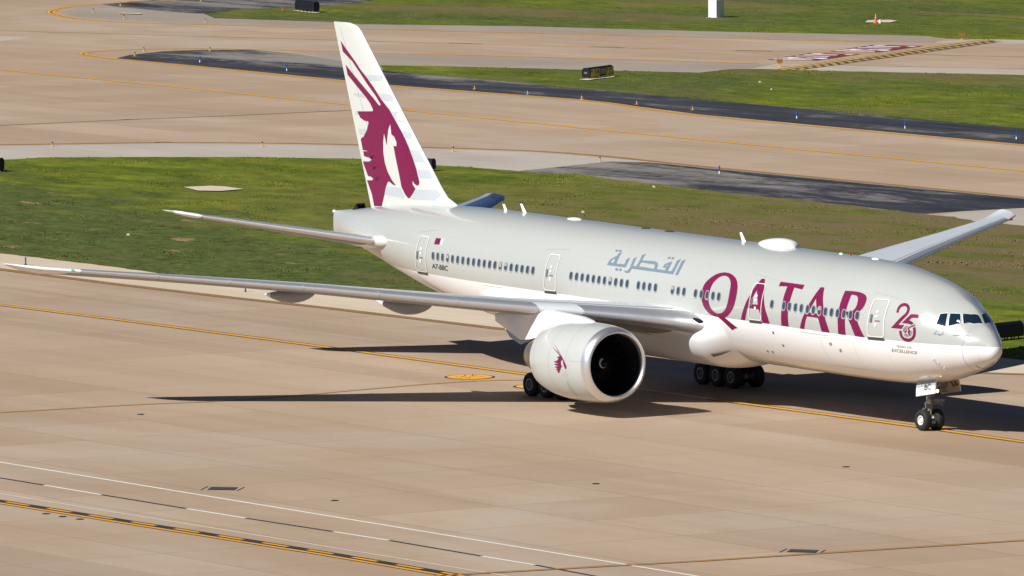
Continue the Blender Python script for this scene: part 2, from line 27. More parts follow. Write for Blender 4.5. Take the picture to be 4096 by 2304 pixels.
G = json.loads(r'''{"g1top":[[-200.81,-55.34],[-212.91,64.05],[-213.28,67.7],[-212.15,70.11],[-204.89,80.1],[-197.54,86.08],[-195.81,86.52],[-188.59,86.93],[-182.63,88.07],[-176.69,88.4],[-173.81,90.01],[-167.14,88.87],[-161.45,88.74],[-155.03,88.03],[-139.3,87.76],[-126.38,86.96],[-124.48,87.19],[-120.45,86.49],[-119.15,85.95],[-116.44,86.2],[-114.16,86.26],[-54.18,87.84]],"g1low":[[-254.62,13.77],[-134.75,19.36],[-130.25,19.57],[-120.9,19.69],[-114.82,19.32],[-34.56,27.22],[25.15,33.1]],"grass1":[[-200.81,-55.34],[-212.91,64.05],[-213.28,67.7],[-212.15,70.11],[-204.89,80.1],[-197.54,86.08],[-195.81,86.52],[-188.59,86.93],[-182.63,88.07],[-176.69,88.4],[-173.81,90.01],[-167.14,88.87],[-161.45,88.74],[-155.03,88.03],[-139.3,87.76],[-126.38,86.96],[-124.48,87.19],[-120.45,86.49],[-119.15,85.95],[-116.44,86.2],[-114.16,86.26],[-54.18,87.84],[25.15,33.1],[-34.56,27.22],[-114.82,19.32],[-120.9,19.69],[-130.25,19.57],[-134.75,19.36],[-254.62,13.77]],"grass2":[[-302.15,154.14],[-298.65,156.68],[-292.13,160.55],[-281.01,166.57],[-274.83,170.1],[-277.71,175.18],[-276.18,177.77],[-269.22,181.02],[-254.61,190.44],[-195.78,228.37],[-125.97,145.14],[-195.95,146.94],[-223.94,147.66],[-242.74,148.12],[-264.14,148.74],[-277.4,149.64],[-294.3,149.58],[-301.81,153.93]],"g3low":[[-400.24,213.99],[-396.92,207.38],[-395.82,196.54],[-390.73,189.27],[-382.46,185.47],[-369.81,190.5],[-363.48,190.84],[-350.37,201.26],[-332.15,209.37],[-320.93,216.21],[-311.7,221.36],[-307.01,220.16],[-300.68,224.62],[-243.46,264.94]],"strip1":[[-278.3,-36.39],[-226.88,72.04],[-221.46,83.47],[-212.39,92.44],[-204.68,96.33],[-196.46,100.49],[-187.82,101.59],[-181.51,101.66],[-179.2,88.6],[-182.63,88.07],[-188.59,86.93],[-195.81,86.52],[-197.54,86.08],[-204.89,80.1],[-212.15,70.11],[-213.28,67.7],[-200.81,-55.34]],"asphalt1":[[-179.2,88.6],[-183.77,99.6],[-181.05,101.36],[-174.31,101.24],[-153.58,101.25],[-134.3,101.2],[-74.3,101.04],[-126.98,155.94],[-127.2,95.94],[-127.22,90.47],[-126.76,87.23],[-139.3,87.76],[-155.03,88.03],[-161.45,88.74],[-167.14,88.87],[-173.81,90.01],[-176.69,88.4],[-178.76,88.31]],"strip1b":[[-125.03,87.23],[-127.22,90.47],[-127.2,95.94],[-126.98,155.94],[-54.18,87.84],[-114.16,86.26],[-116.44,86.2],[-119.15,85.95],[-120.45,86.49],[-124.48,87.19]],"strip2":[[-254.62,13.77],[-134.75,19.36],[-130.25,19.57],[-120.9,19.69],[-114.82,19.32],[-34.56,27.22],[25.15,33.1],[21.98,55.78],[-27.7,22.13],[-29.87,20.66],[-68.41,14.72],[-86.76,14.18],[-96.76,13.43],[-109.35,12.89],[-123.38,12.86],[-243.38,12.6]],"asphalt2":[[-326.89,141.5],[-330.46,144.95],[-333.93,150.65],[-333.95,154.72],[-331.16,158.25],[-323.19,158.22],[-298.93,152.5],[-294.3,149.58],[-277.4,149.64],[-264.14,148.74],[-242.74,148.12],[-223.94,147.66],[-195.95,146.94],[-125.97,145.14],[-110.6,133.63],[-180.57,135.52],[-226.15,136.75],[-248.71,140.41],[-276.1,138.7],[-288.08,139.59],[-313.08,140.83],[-326.18,141.08]],"strip3":[[-326.33,159.62],[-321.94,161.82],[-317.57,163.34],[-305.54,170.65],[-288.4,179.4],[-282.6,181.64],[-281.45,182.47],[-277.46,177.4],[-277.71,175.18],[-274.83,170.1],[-281.01,166.57],[-292.13,160.55],[-298.65,156.68],[-302.15,154.14],[-315.49,156.66]],"asphalt3":[[-414.07,190.99],[-416.59,195.34],[-419.03,200.72],[-425.96,216.17],[-418.96,233.58],[-400.24,213.99],[-396.92,207.38],[-395.82,196.54],[-390.73,189.27],[-392.54,188.6],[-400.67,188.86],[-407.01,189.08]],"strip4":[[-401.87,179.33],[-412.11,187.65],[-414.07,190.99],[-407.01,189.08],[-400.67,188.86],[-392.54,188.6],[-390.73,189.27],[-382.46,185.47],[-369.81,190.5],[-363.48,190.84],[-350.37,201.26],[-332.15,209.37],[-320.93,216.21],[-311.7,221.36],[-307.36,220.42],[-303.38,216.28],[-310.04,210.67],[-323.58,203.5],[-340.71,194.93],[-355.52,185.84],[-360.15,184.48],[-372.54,179.46],[-382.52,175.34],[-390.28,174.89]],"strip6":[[-277.69,177.72],[-281.93,183.14],[-275.84,187.07],[-261.67,195.68],[-201.85,232.03],[-195.78,228.37],[-254.61,190.44],[-269.22,181.02],[-276.18,177.77]],"strip7":[[-302.3,215.55],[-303.6,218.11],[-303.76,221.42],[-300.33,224.35],[-247.11,269.82],[-238.9,262.42],[-294.75,220.22],[-297.49,218.15],[-301.55,215.1]],"patch":[[-418.15,121.49],[-366.36,151.79],[-363.13,153.68],[-362.95,153.54],[-358.29,147.18],[-322.83,98.78]],"pads":[[[-271.77,155.29],[-273.08,157.28],[-274.32,160.62],[-273.27,160.11],[-271.56,156.79],[-270.33,155.32]],[[-178.94,59.72],[-178.9,61.88],[-177.59,62.35],[-174.62,62.1],[-173.92,59.71],[-175.32,58.69]],[[-334.55,230.55],[-337.77,233.07],[-337.17,235.36],[-335.04,234.74],[-333.06,232.42]],[[-389.42,198.78],[-389.26,199.44],[-387.51,198.6],[-384.46,199.17],[-383.72,198.0],[-387.0,198.32]],[[-201.33,56.8],[-202.61,58.2],[-200.95,57.3],[-199.7,55.87]],[[-395.5,182.1],[-396.71,182.99],[-394.66,184.35],[-393.03,183.19]]],"lines":[["edge",[[-243.38,12.6],[-123.38,12.86],[-109.35,12.89],[-96.76,13.43],[-86.76,14.18],[-68.41,14.72],[-29.87,20.66],[-27.7,22.13],[21.98,55.78]],0],["main",[[-220.02,-4.53],[-100.09,-0.46],[-87.43,-0.03],[-76.26,0.14],[-64.5,0.32],[-44.22,0.27],[-39.06,0.39]],0],["main",[[-26.21,0.42],[-23.48,0.41],[-8.04,0.54],[1.72,0.31],[81.7,-1.57]],0],["whiteline",[[-39.06,0.39],[-33.06,0.56],[-26.21,0.42]],0],["main2",[[-467.44,129.65],[-317.55,123.88],[-287.15,122.71],[-258.73,121.3],[-245.91,120.82],[-200.23,119.0],[-156.91,117.97],[-76.93,116.07]],0],["thin",[[-45.91,-93.63],[-41.84,-33.77],[-41.29,-25.68],[-40.36,-19.25],[-42.11,-6.5],[-40.9,-1.65],[-36.69,0.43]],1],["brown",[[-247.0,-35.51],[-248.63,84.48],[-248.79,96.26],[-248.08,106.17],[-248.13,114.7],[-247.87,119.37],[-245.27,121.11]],1],["edgeB",[[-99.66,132.74],[-179.63,134.83],[-225.08,136.02],[-247.56,139.65],[-274.86,137.92],[-286.8,138.79],[-312.05,140.21],[-325.12,140.45],[-330.3,141.15],[-333.85,141.98],[-336.22,143.69],[-337.48,145.47],[-338.3,149.19],[-335.4,156.31],[-327.77,160.51],[-323.37,162.71],[-318.98,164.24],[-306.57,171.32],[-289.06,179.85],[-283.46,182.16]],2],["faint",[[-279.25,185.28],[-271.48,189.46],[-261.98,195.91],[-204.07,235.23]],0],["edgeC",[[-279.54,-35.67],[-228.16,72.77],[-222.73,84.23],[-213.64,93.22],[-205.9,97.11],[-197.65,101.27],[-189.22,102.53],[-175.43,102.0],[-154.62,101.99],[-135.27,101.93],[-65.27,101.71]],1],["edgeB",[[-302.68,215.77],[-309.33,210.16],[-322.85,203.0],[-339.94,194.43],[-355.52,185.84],[-359.16,183.87],[-371.72,178.97],[-380.86,174.36],[-390.71,174.36],[-397.85,176.41],[-403.04,178.67],[-407.55,181.9],[-412.54,187.1],[-416.05,195.17],[-416.96,199.49],[-417.17,204.72],[-421.18,304.64]],2],["orange",[[-335.47,175.7],[-305.35,191.01],[-290.0,200.38]],0],["faint",[[-483.55,105.21],[-375.24,156.87],[-341.59,172.92],[-335.47,175.7]],0],["faint",[[-286.75,201.85],[-277.28,207.26],[-216.5,241.98]],0],["white",[[-99.81,-47.0],[-19.81,-46.36],[10.06,-46.12],[34.63,-45.9],[114.63,-45.18]],0],["white3",[[-87.03,-55.94],[-7.06,-53.65],[20.85,-52.85],[33.36,-52.58],[53.36,-52.15]],0],["black",[[-53.33,-50.65],[-13.33,-50.07],[-9.17,-50.01]],0],["white",[[-9.17,-50.01],[-3.86,-49.97]],0],["black",[[-3.86,-49.97],[3.81,-49.84]],0],["white",[[3.81,-49.84],[8.9,-49.73]],0],["black",[[8.9,-49.73],[16.08,-49.42]],0],["white",[[16.08,-49.42],[20.57,-49.27]],0],["black",[[20.57,-49.27],[28.27,-49.28]],0],["white",[[28.27,-49.28],[32.48,-49.23]],0],["black",[[32.48,-49.23],[34.53,-49.32],[94.47,-51.95]],0],["yb",[[-83.81,-58.59],[-3.87,-55.48],[23.38,-54.42],[33.63,-54.32],[34.63,-54.31]],0],["thin2",[[33.44,-55.03],[33.6,-54.04],[35.48,-42.54],[37.23,-26.03],[45.66,53.52]],0]],"hold":[[[-274.74,177.95],[-289.13,199.88],[-302.12,219.9],[-302.39,221.4]],[[-273.98,178.22],[-287.51,198.72],[-300.54,219.28],[-301.3,221.46]],[[-273.47,178.87],[-285.53,197.3],[-298.72,217.95],[-300.3,221.16]],[[-273.37,179.7],[-283.8,196.06],[-297.16,216.81],[-299.15,220.52]]],"boards":[[[-288.07,186.48],[-294.36,195.73],[-290.01,198.27],[-284.01,189.22]],[[-295.58,198.68],[-302.08,208.26],[-297.64,210.8],[-291.44,201.43]]],"bstrokes":[[[[-293.3,195.09],[-293.1,196.09]],[[-292.21,193.49],[-291.93,194.59],[-290.1,195.68]],[[-291.08,191.72],[-290.14,192.92],[-288.7,193.76]],[[-290.25,196.73],[-289.61,197.05]],[[-289.12,188.81],[-289.1,190.54],[-290.0,190.14]],[[-288.26,188.92],[-287.4,190.99],[-285.69,191.22]],[[-288.35,187.34],[-288.2,188.26]],[[-287.46,187.75],[-285.43,189.6]],[[-288.21,190.94],[-286.57,192.05]]],[[[-300.99,207.58],[-300.79,208.61]],[[-299.87,205.93],[-299.59,207.05],[-297.71,208.15]],[[-298.7,204.09],[-297.74,205.31],[-296.27,206.16]],[[-297.88,209.22],[-297.22,209.54]],[[-296.67,201.08],[-296.67,202.86],[-297.58,202.46]],[[-295.79,201.19],[-294.93,203.3],[-293.17,203.51]],[[-295.88,199.57],[-295.73,200.51]],[[-294.97,199.97],[-292.9,201.85]],[[-295.75,203.26],[-294.08,204.37]]]],"disc_strokes":[[[-44.92,-3.5],[-44.57,-3.62],[-44.42,-3.4],[-44.78,-3.03],[-45.36,-2.61]],[[-44.35,-3.49],[-44.35,-3.31],[-43.81,-3.51]],[[-43.82,-3.97],[-44.12,-3.59]],[[-44.79,-2.98],[-44.51,-3.0],[-44.43,-2.9],[-44.53,-2.69],[-45.29,-2.16]],[[-44.47,-2.78],[-44.23,-2.8],[-43.77,-2.96]],[[-43.45,-3.64],[-44.15,-3.03]],[[-44.94,-2.38],[-44.24,-2.47],[-43.63,-2.5]]],"discs":[[-44.2,-3.07,1.38]],"lights":[[-400.16,181.91],[-386.97,177.72],[-375.61,180.3],[-409.55,190.64],[-412.52,202.03],[-334.77,148.98],[-328.54,144.33],[-331.52,154.13],[-223.42,74.68],[-213.85,87.69],[-266.45,141.12],[-257.65,140.76],[-248.98,140.47],[-240.44,140.24],[-231.34,139.6],[-200.14,96.26],[-183.98,98.83]],"rods":[[-315.47,143.39],[-299.23,142.56],[-216.57,139.6],[-201.02,139.08],[-185.32,138.33],[-167.33,98.17],[-125.45,15.91],[-99.53,16.43]],"grates":[[[-2.74,-44.78],[-3.75,-43.94],[-2.85,-42.98],[-1.87,-43.76]],[[34.8,-37.35],[34.01,-36.58],[35.07,-35.79],[35.87,-36.54]]],"slots":[[[-2.91,-45.02],[-4.04,-43.94]],[[-1.6,-43.79],[-2.72,-42.71]],[[34.75,-37.69],[33.75,-36.6]],[[36.16,-36.57],[35.19,-35.53]]],"caps":[[1.93,-56.33],[3.41,-56.3],[4.85,-56.22],[-36.63,-28.33],[4.89,-42.37],[5.82,-28.21],[6.43,-13.96]],"rocks":[[-250.02,160.47],[-259.57,165.9],[-159.09,86.82],[-141.74,69.22],[-142.78,33.74]]}''')

# ------------------------------------------------------------------ helpers
def link(o, parent=None):
    COL.objects.link(o)
    if parent is not None: o.parent = parent
    return o
def tag(o, label=None, cat=None, group=None, kind=None):
    if label: o['label'] = label
    if cat: o['category'] = cat
    if group: o['group'] = group
    if kind: o['kind'] = kind
    return o
def empty(name, loc=(0, 0, 0), rz=0):
    o = bpy.data.objects.new(name, None); o.location = loc; o.rotation_euler = (0, 0, rz); o.empty_display_size = .5
    return link(o)
def obj(name, v, f, mats, parent=None, fm=None, smooth=True, ang=40, recalc=True, loc=None):
    me = bpy.data.meshes.new(name); me.from_pydata([tuple(p) for p in v], [], f)
    if not isinstance(mats, (list, tuple)): mats = [mats]
    for m in mats: me.materials.append(m)
    if fm:
        for p, i in zip(me.polygons, fm): p.material_index = i
    if recalc:
        bm = bmesh.new(); bm.from_mesh(me); bmesh.ops.recalc_face_normals(bm, faces=bm.faces); bm.to_mesh(me); bm.free()
    if smooth:
        for p in me.polygons: p.use_smooth = True
        me.set_sharp_from_angle(angle=math.radians(ang))
    o = bpy.data.objects.new(name, me)
    if loc: o.location = loc
    return link(o, parent)
class MB:
    def __init__(s): s.v = []; s.f = []; s.m = []
    def add(s, v, f, mi=0):
        n = len(s.v); s.v += [tuple(p) for p in v]; s.f += [tuple(i+n for i in q) for q in f]; s.m += [mi]*len(f)
    def box(s, c, d, mi=0, rz=0, M=None):
        v = [Vector((x*d[0]/2, y*d[1]/2, z*d[2]/2)) for x in (-1, 1) for y in (-1, 1) for z in (-1, 1)]
        if M is None: M = Matrix.Rotation(rz, 3, 'Z')
        v = [M @ p + Vector(c) for p in v]
        s.add(v, [(0, 1, 3, 2), (4, 6, 7, 5), (0, 4, 5, 1), (2, 3, 7, 6), (0, 2, 6, 4), (1, 5, 7, 3)], mi)
    def tube(s, a, b, r0, r1=None, n=10, mi=0, caps=True):
        a = Vector(a); b = Vector(b); r1 = r0 if r1 is None else r1
        d = (b-a).normalized(); u = d.orthogonal().normalized(); w_ = d.cross(u)
        v = []
        for p, r in ((a, r0), (b, r1)):
            for i in range(n):
                t = 2*PI*i/n; v.append(p+u*(r*math.cos(t))+w_*(r*math.sin(t)))
        f = [(i, (i+1) % n, n+(i+1) % n, n+i) for i in range(n)]
        if caps: f += [tuple(range(n))[::-1], tuple(range(n, 2*n))]
        s.add(v, f, mi)
    def lathe(s, prof, o, ax, n=28, mi=0, close=False, mis=None):
        # prof: (t along ax, radius)
        o = Vector(o); ax = Vector(ax).normalized(); u = ax.orthogonal().normalized(); w_ = ax.cross(u)
        v = []
        for t, r in prof:
            for i in range(n):
                a = 2*PI*i/n; v.append(o+ax*t+u*(r*math.cos(a))+w_*(r*math.sin(a)))
        k = len(prof); n0 = len(s.v); s.v += [tuple(p) for p in v]
        for j in range(k-1 if not close else k):
            for i in range(n):
                s.f.append((n0+j*n+i, n0+j*n+(i+1) % n, n0+((j+1) % k)*n+(i+1) % n, n0+((j+1) % k)*n+i)); s.m.append(mis[j] if mis else mi)
    def build(s, name, mats, parent=None, **k): return obj(name, s.v, s.f, mats, parent, fm=s.m, **k)

def mat(name, col, rough=.5, metal=0., coat=0., spec=.5, emit=None, noise=None, coat_rough=.05):
    m = bpy.data.materials.new(name); m.use_nodes = True; n = m.node_tree; b = n.nodes['Principled BSDF']
    b.inputs['Base Color'].default_value = (*col, 1); b.inputs['Roughness'].default_value = rough; b.inputs['Metallic'].default_value = metal
    b.inputs['Coat Weight'].default_value = coat; b.inputs['Coat Roughness'].default_value = coat_rough; b.inputs['Specular IOR Level'].default_value = spec
    if emit: b.inputs['Emission Color'].default_value = (*emit[:3], 1); b.inputs['Emission Strength'].default_value = emit[3]
    if noise:
        sc, amt = noise
        tc = n.nodes.new('ShaderNodeTexCoord'); nz = n.nodes.new('ShaderNodeTexNoise'); nz.inputs['Scale'].default_value = sc; nz.inputs['Detail'].default_value = 5
        n.links.new(tc.outputs['Object'], nz.inputs['Vector'])
        mx = n.nodes.new('ShaderNodeMix'); mx.data_type = 'RGBA'
        mx.inputs[6].default_value = (*[c*(1-amt) for c in col], 1); mx.inputs[7].default_value = (*[min(1, c*(1+amt)) for c in col], 1)
        n.links.new(nz.outputs['Fac'], mx.inputs[0]); n.links.new(mx.outputs[2], b.inputs['Base Color'])
    return m
class NT:
    """tiny node builder"""
    def __init__(s, m): s.t = m.node_tree; s.b = s.t.nodes['Principled BSDF']
    def n(s, typ, **kw):
        nd = s.t.nodes.new(typ)
        for k, v in kw.items(): setattr(nd, k, v)
        return nd
    def l(s, a, b): s.t.links.new(a, b)
    def val(s, inp, x):
        if hasattr(x, 'is_linked') or hasattr(x, 'links'): s.l(x, inp)
        else: inp.default_value = x
    def math(s, op, a, b=0., c=0.):
        nd = s.n('ShaderNodeMath', operation=op)
        for i, x in enumerate((a, b, c)):
            s.val(nd.inputs[i], x)
        return nd.outputs[0]
    def mix(s, f, a, b):
        nd = s.n('ShaderNodeMix', data_type='RGBA'); s.val(nd.inputs[0], f)
        for i, x in ((6, a), (7, b)):
            if isinstance(x, tuple): nd.inputs[i].default_value = (*x[:3], 1)
            else: s.l(x, nd.inputs[i])
        return nd.outputs[2]
    def noise(s, vec, scale, detail=4, rough=.55, dist=0.):
        nd = s.n('ShaderNodeTexNoise'); s.l(vec, nd.inputs['Vector']); nd.inputs['Scale'].default_value = scale; nd.inputs['Detail'].default_value = detail; nd.inputs['Roughness'].default_value = rough; nd.inputs['Distortion'].default_value = dist
        return nd.outputs['Fac']
    def mapping(s, vec, sc=(1, 1, 1), rot=(0, 0, 0), loc=(0, 0, 0)):
        nd = s.n('ShaderNodeMapping'); s.l(vec, nd.inputs[0]); nd.inputs['Scale'].default_value = sc; nd.inputs['Rotation'].default_value = rot; nd.inputs['Location'].default_value = loc
        return nd.outputs[0]
    def ramp(s, f, a, b, c0=0., c1=1.):
        nd = s.n('ShaderNodeMapRange'); s.val(nd.inputs[0], f); nd.inputs[1].default_value = a; nd.inputs[2].default_value = b; nd.inputs[3].default_value = c0; nd.inputs[4].default_value = c1
        return nd.outputs[0]
    def pos(s): return s.n('ShaderNodeNewGeometry').outputs['Position']
    def xyz(s, v):
        nd = s.n('ShaderNodeSeparateXYZ'); s.l(v, nd.inputs[0]); return nd.outputs
    def bump(s, h, dist, strength=.5):
        nd = s.n('ShaderNodeBump'); s.l(h, nd.inputs['Height']); nd.inputs['Distance'].default_value = dist; nd.inputs['Strength'].default_value = strength
        s.l(nd.outputs[0], s.b.inputs['Normal'])

ZC, K = 5.607, 0.013
# ------------------------------------------------------------------ materials
M = {}
GREY = (.435, .455, .435); WHITE = (.85, .86, .87); MAROON = (.168, .0085, .058)
def m_fuselage():
    m = mat('fuselage_paint', GREY, .28, 0, .8); t = NT(m); p = t.pos(); x, y, z = t.xyz(p)
    zf = t.math('ADD', z, t.math('MULTIPLY', t.math('ADD', x, 30.), K))
    up = t.math('GREATER_THAN', zf, ZC-.545)
    dirt = t.noise(t.mapping(p, (.12, 1, .5)), 1.2, 5)
    g = t.mix(dirt, tuple(c*.95 for c in GREY), tuple(c*1.04 for c in GREY))
    wdirt = t.math('MULTIPLY', t.ramp(t.noise(t.mapping(p, (.1, 1, .9)), 1.3, 5), .45, .8), t.ramp(zf, 4.4, 2.4, 0., .45))
    wh = t.mix(wdirt, WHITE, (.66, .60, .52))
    # skin panel joints: rings every 5.3 m and lap joints along the length
    fx = t.math('ABSOLUTE', t.math('SUBTRACT', t.math('FRACT', t.math('DIVIDE', t.math('SUBTRACT', x, 1.9), 5.31)), .5))
    jx = t.math('LESS_THAN', fx, .0022)
    j2 = t.math('LESS_THAN', t.math('ABSOLUTE', t.math('SUBTRACT', zf, ZC+1.62)), .012)
    j3 = t.math('LESS_THAN', t.math('ABSOLUTE', t.math('SUBTRACT', zf, ZC-.02)), .010)
    jj = t.math('MULTIPLY', t.math('MAXIMUM', jx, t.math('MAXIMUM', j2, j3)), .22)
    c = t.mix(up, wh, g); c = t.mix(jj, c, (.33, .34, .33)); t.l(c, t.b.inputs['Base Color'])
    t.bump(t.noise(p, .9, 2), .006, .35)
    return m
M['fus'] = m_fuselage()
M['white'] = mat('white_paint', WHITE, .3, 0, .5, noise=(.8, .035))
M['stab'] = mat('stabilizer_gloss_grey', (.50, .54, .58), .22, 0, 1.0, noise=(.6, .04)); M['under'] = mat('underside_shaded_grey', (.235, .24, .245), .45, 0, .1, noise=(.6, .1))  # underside: real grey paint, darkened further to stand for the shade beneath
M['grey'] = mat('wing_grey_paint', (.60, .63, .655), .33, 0, .25, noise=(.7, .05))
M['fin'] = mat('fin_paint', (.575, .595, .565), .35, 0, .3, noise=(.5, .03))
M['finband'] = mat('fin_band_grey', (.455, .495, .52), .35, 0, .3)
M['maroon'] = mat('maroon_paint', MAROON, .38, 0, .06, spec=.3, noise=(.6, .06))
M['arabic'] = mat('slate_blue_paint', (.155, .215, .265), .4, 0, .1)
M['metal'] = mat('polished_aluminium', (.74, .755, .775), .42, .8, noise=(1.5, .06))
M['lip'] = mat('bare_inlet_aluminium', (.84, .84, .85), .34, .88, noise=(2, .05))
M['nac'] = mat('nacelle_paint', (.465, .485, .47), .3, 0, .5, noise=(.7, .04))
M['dark'] = mat('dark_interior', (.004, .004, .005), .7)
M['fairing'] = mat('fairing_shaded_grey', (.26, .275, .29), .4, 0, .15)  # fairing grey darkened so the colour carries the shade under the wing
M['duct'] = mat('inlet_liner', (.022, .024, .03), .4, .2)
M['blade'] = mat('fan_blade_composite', (.005, .0055, .007), .6, spec=.2)
M['spin'] = mat('spinner_black', (.006, .0065, .008), .35)
M['core'] = mat('titanium_core', (.34, .28, .21), .38, .8, noise=(2, .12))
M['tyre'] = mat('tyre_rubber', (.012, .012, .013), .75, noise=(6, .3))
M['rimw'] = mat('wheel_white', (.78, .78, .74), .45)
M['rimg'] = mat('wheel_grey', (.10, .105, .115), .5); M['rimr'] = mat('wheel_ring', (.5, .5, .5), .5)
M['strut'] = mat('gear_grey_paint', (.16, .165, .17), .45, noise=(5, .2))
M['chrome'] = mat('oleo_chrome', (.7, .7, .7), .18, 1.0)
M['glass'] = mat('cockpit_glass', (.007, .022, .040), .06, 0, .8, spec=.7)
M['pane'] = mat('cabin_pane', (.040, .062, .088), .15, 0, .5)
M['wframe'] = mat('window_surround', (.60, .60, .58), .3, .5)
M['trim'] = mat('door_outline_white', (.80, .80, .79), .3, 0, .4)
M['cream'] = mat('cockpit_surround', (.74, .70, .66), .35)
M['airin'] = mat('ram_air_inlet', (.20, .185, .165), .6); M['sill'] = mat('door_sill_dark', (.06, .06, .055), .5)
M['handle'] = mat('door_handle_recess', (.12, .14, .16), .4)
M['red'] = mat('stencil_red', (.35, .06, .05), .5)
M['text'] = mat('stencil_dark', (.045, .05, .05), .45)
M['tan'] = mat('stencil_bronze', (.28, .25, .21), .45)
M['blueR'] = mat('registration_black', (.03, .035, .04), .4)
M['gearin'] = mat('gear_door_inside', (.30, .25, .19), .55, noise=(3, .25))
M['greylow'] = mat('gear_door_grey', (.36, .40, .43), .4, 0, .3)
M['lens'] = mat('landing_light_glass', (.02, .02, .022), .08, spec=.8)
M['green'] = mat('nav_green', (.01, .12, .07), .1, emit=(.1, 1, .55, .35))
M['redl'] = mat('nav_red', (.3, .02, .02), .1)
M['taxi'] = mat('taxi_lamp_lit', (1, .8, .4), .3, emit=(1, .62, .18, 6))
# ground
def joint(t, c, x, y, pitch, wd, offs, amt, dark):
    a = t.math('ABSOLUTE', t.math('SUBTRACT', t.math('FRACT', t.math('DIVIDE', t.math('ADD', y, offs), pitch)), .5))
    return t.mix(t.math('MULTIPLY', t.math('LESS_THAN', a, wd/pitch/2), amt), c, dark)
def m_concrete(name, c0, c1, c2, jt=.35, streak=.5, pale=(.46, .40, .33)):
    m = mat(name, c0, .85, spec=.25); t = NT(m); p = t.pos(); x, y, z = t.xyz(p)
    big = t.ramp(t.noise(p, .018, 4, .55, .6), .36, .66)
    st = t.ramp(t.noise(t.mapping(p, (.022, .16, 1), (0, 0, .12)), 1, 7, .66, .5), .42, .66)
    st2 = t.ramp(t.noise(t.mapping(p, (.035, .22, 1), (0, 0, -.5), (3, 8, 0)), 1, 6, .66, .4), .47, .70)
    fine = t.noise(p, 1.6, 6, .7)
    c = t.mix(big, c0, c1); c = t.mix(t.math('MULTIPLY', st, streak), c, c2); c = t.mix(t.math('MULTIPLY', st2, .5), c, pale)
    sl = t.n('ShaderNodeTexWhiteNoise', noise_dimensions='2D')
    cv = t.n('ShaderNodeCombineXYZ'); t.l(t.math('FLOOR', t.math('DIVIDE', t.math('ADD', x, 3.81), 7.62)), cv.inputs[0]); t.l(t.math('FLOOR', t.math('DIVIDE', t.math('ADD', y, 6.9), 7.62)), cv.inputs[1]); t.l(cv.outputs[0], sl.inputs['Vector'])
    c = t.mix(t.ramp(sl.outputs['Value'], .25, 1, 0., .48), c, c2)
    pt = t.ramp(t.noise(t.mapping(p, (.028, .034, 1), (0, 0, .3), (5, 17, 0)), 1, 5, .62, .9), .50, .66, 0, .55); c = t.mix(pt, c, tuple(.55*a+.45*b for a, b in zip(pale, (.40, .37, .33))))
    rub = t.math('MULTIPLY', t.ramp(t.math('ABSOLUTE', t.math('SUBTRACT', t.math('ABSOLUTE', t.math('SUBTRACT', y, .35)), 5.3)), 2.6, .6), t.ramp(t.noise(t.mapping(p, (.012, .9, 1)), 1, 5, .6), .38, .62, 0, .34)); c = t.mix(rub, c, tuple(v*.5 for v in c0))
    c = t.mix(t.ramp(fine, .45, .8, 0, .16), c, tuple(v*.72 for v in c0))
    c = joint(t, c, y, x, 7.62, .20, 0., jt*1.0, tuple(v*.6 for v in c0)); c = joint(t, c, x, y, 7.62, .17, 3.09, jt*1.25, tuple(v*.6 for v in c0))
    spots = t.ramp(t.noise(t.mapping(p, (.11, .14, 1), (0, 0, .2)), 1, 4, .55, 1.2), .62, .80, 0, .22)
    c = t.mix(spots, c, tuple(v*.62 for v in c0))
    t.l(c, t.b.inputs['Base Color']); t.bump(fine, .01, .2)
    return m
_mc = m_concrete
def m_apron(*a):
    # the apron: three lanes laid at different times keep their own tone
    m = _mc(*a); t = NT(m); p = t.pos(); x, y, z = t.xyz(p); c = t.b.inputs['Base Color'].links[0].from_socket
    l1 = t.math('MULTIPLY', t.math('MULTIPLY', t.math('GREATER_THAN', y, -6.9), t.math('LESS_THAN', y, 8.3)), t.ramp(x, -14.4, -14.3, 0, .42)); c = t.mix(l1, c, (.345, .235, .142))
    l2 = t.math('MULTIPLY', t.math('MULTIPLY', t.math('LESS_THAN', y, -6.9), t.math('GREATER_THAN', y, -22.1)), .22); c = t.mix(l2, c, (.47, .355, .255))
    l3 = t.math('MULTIPLY', t.math('LESS_THAN', y, -64.5), .45); c = t.mix(l3, c, (.305, .235, .175))
    t.l(c, t.b.inputs['Base Color']); return m

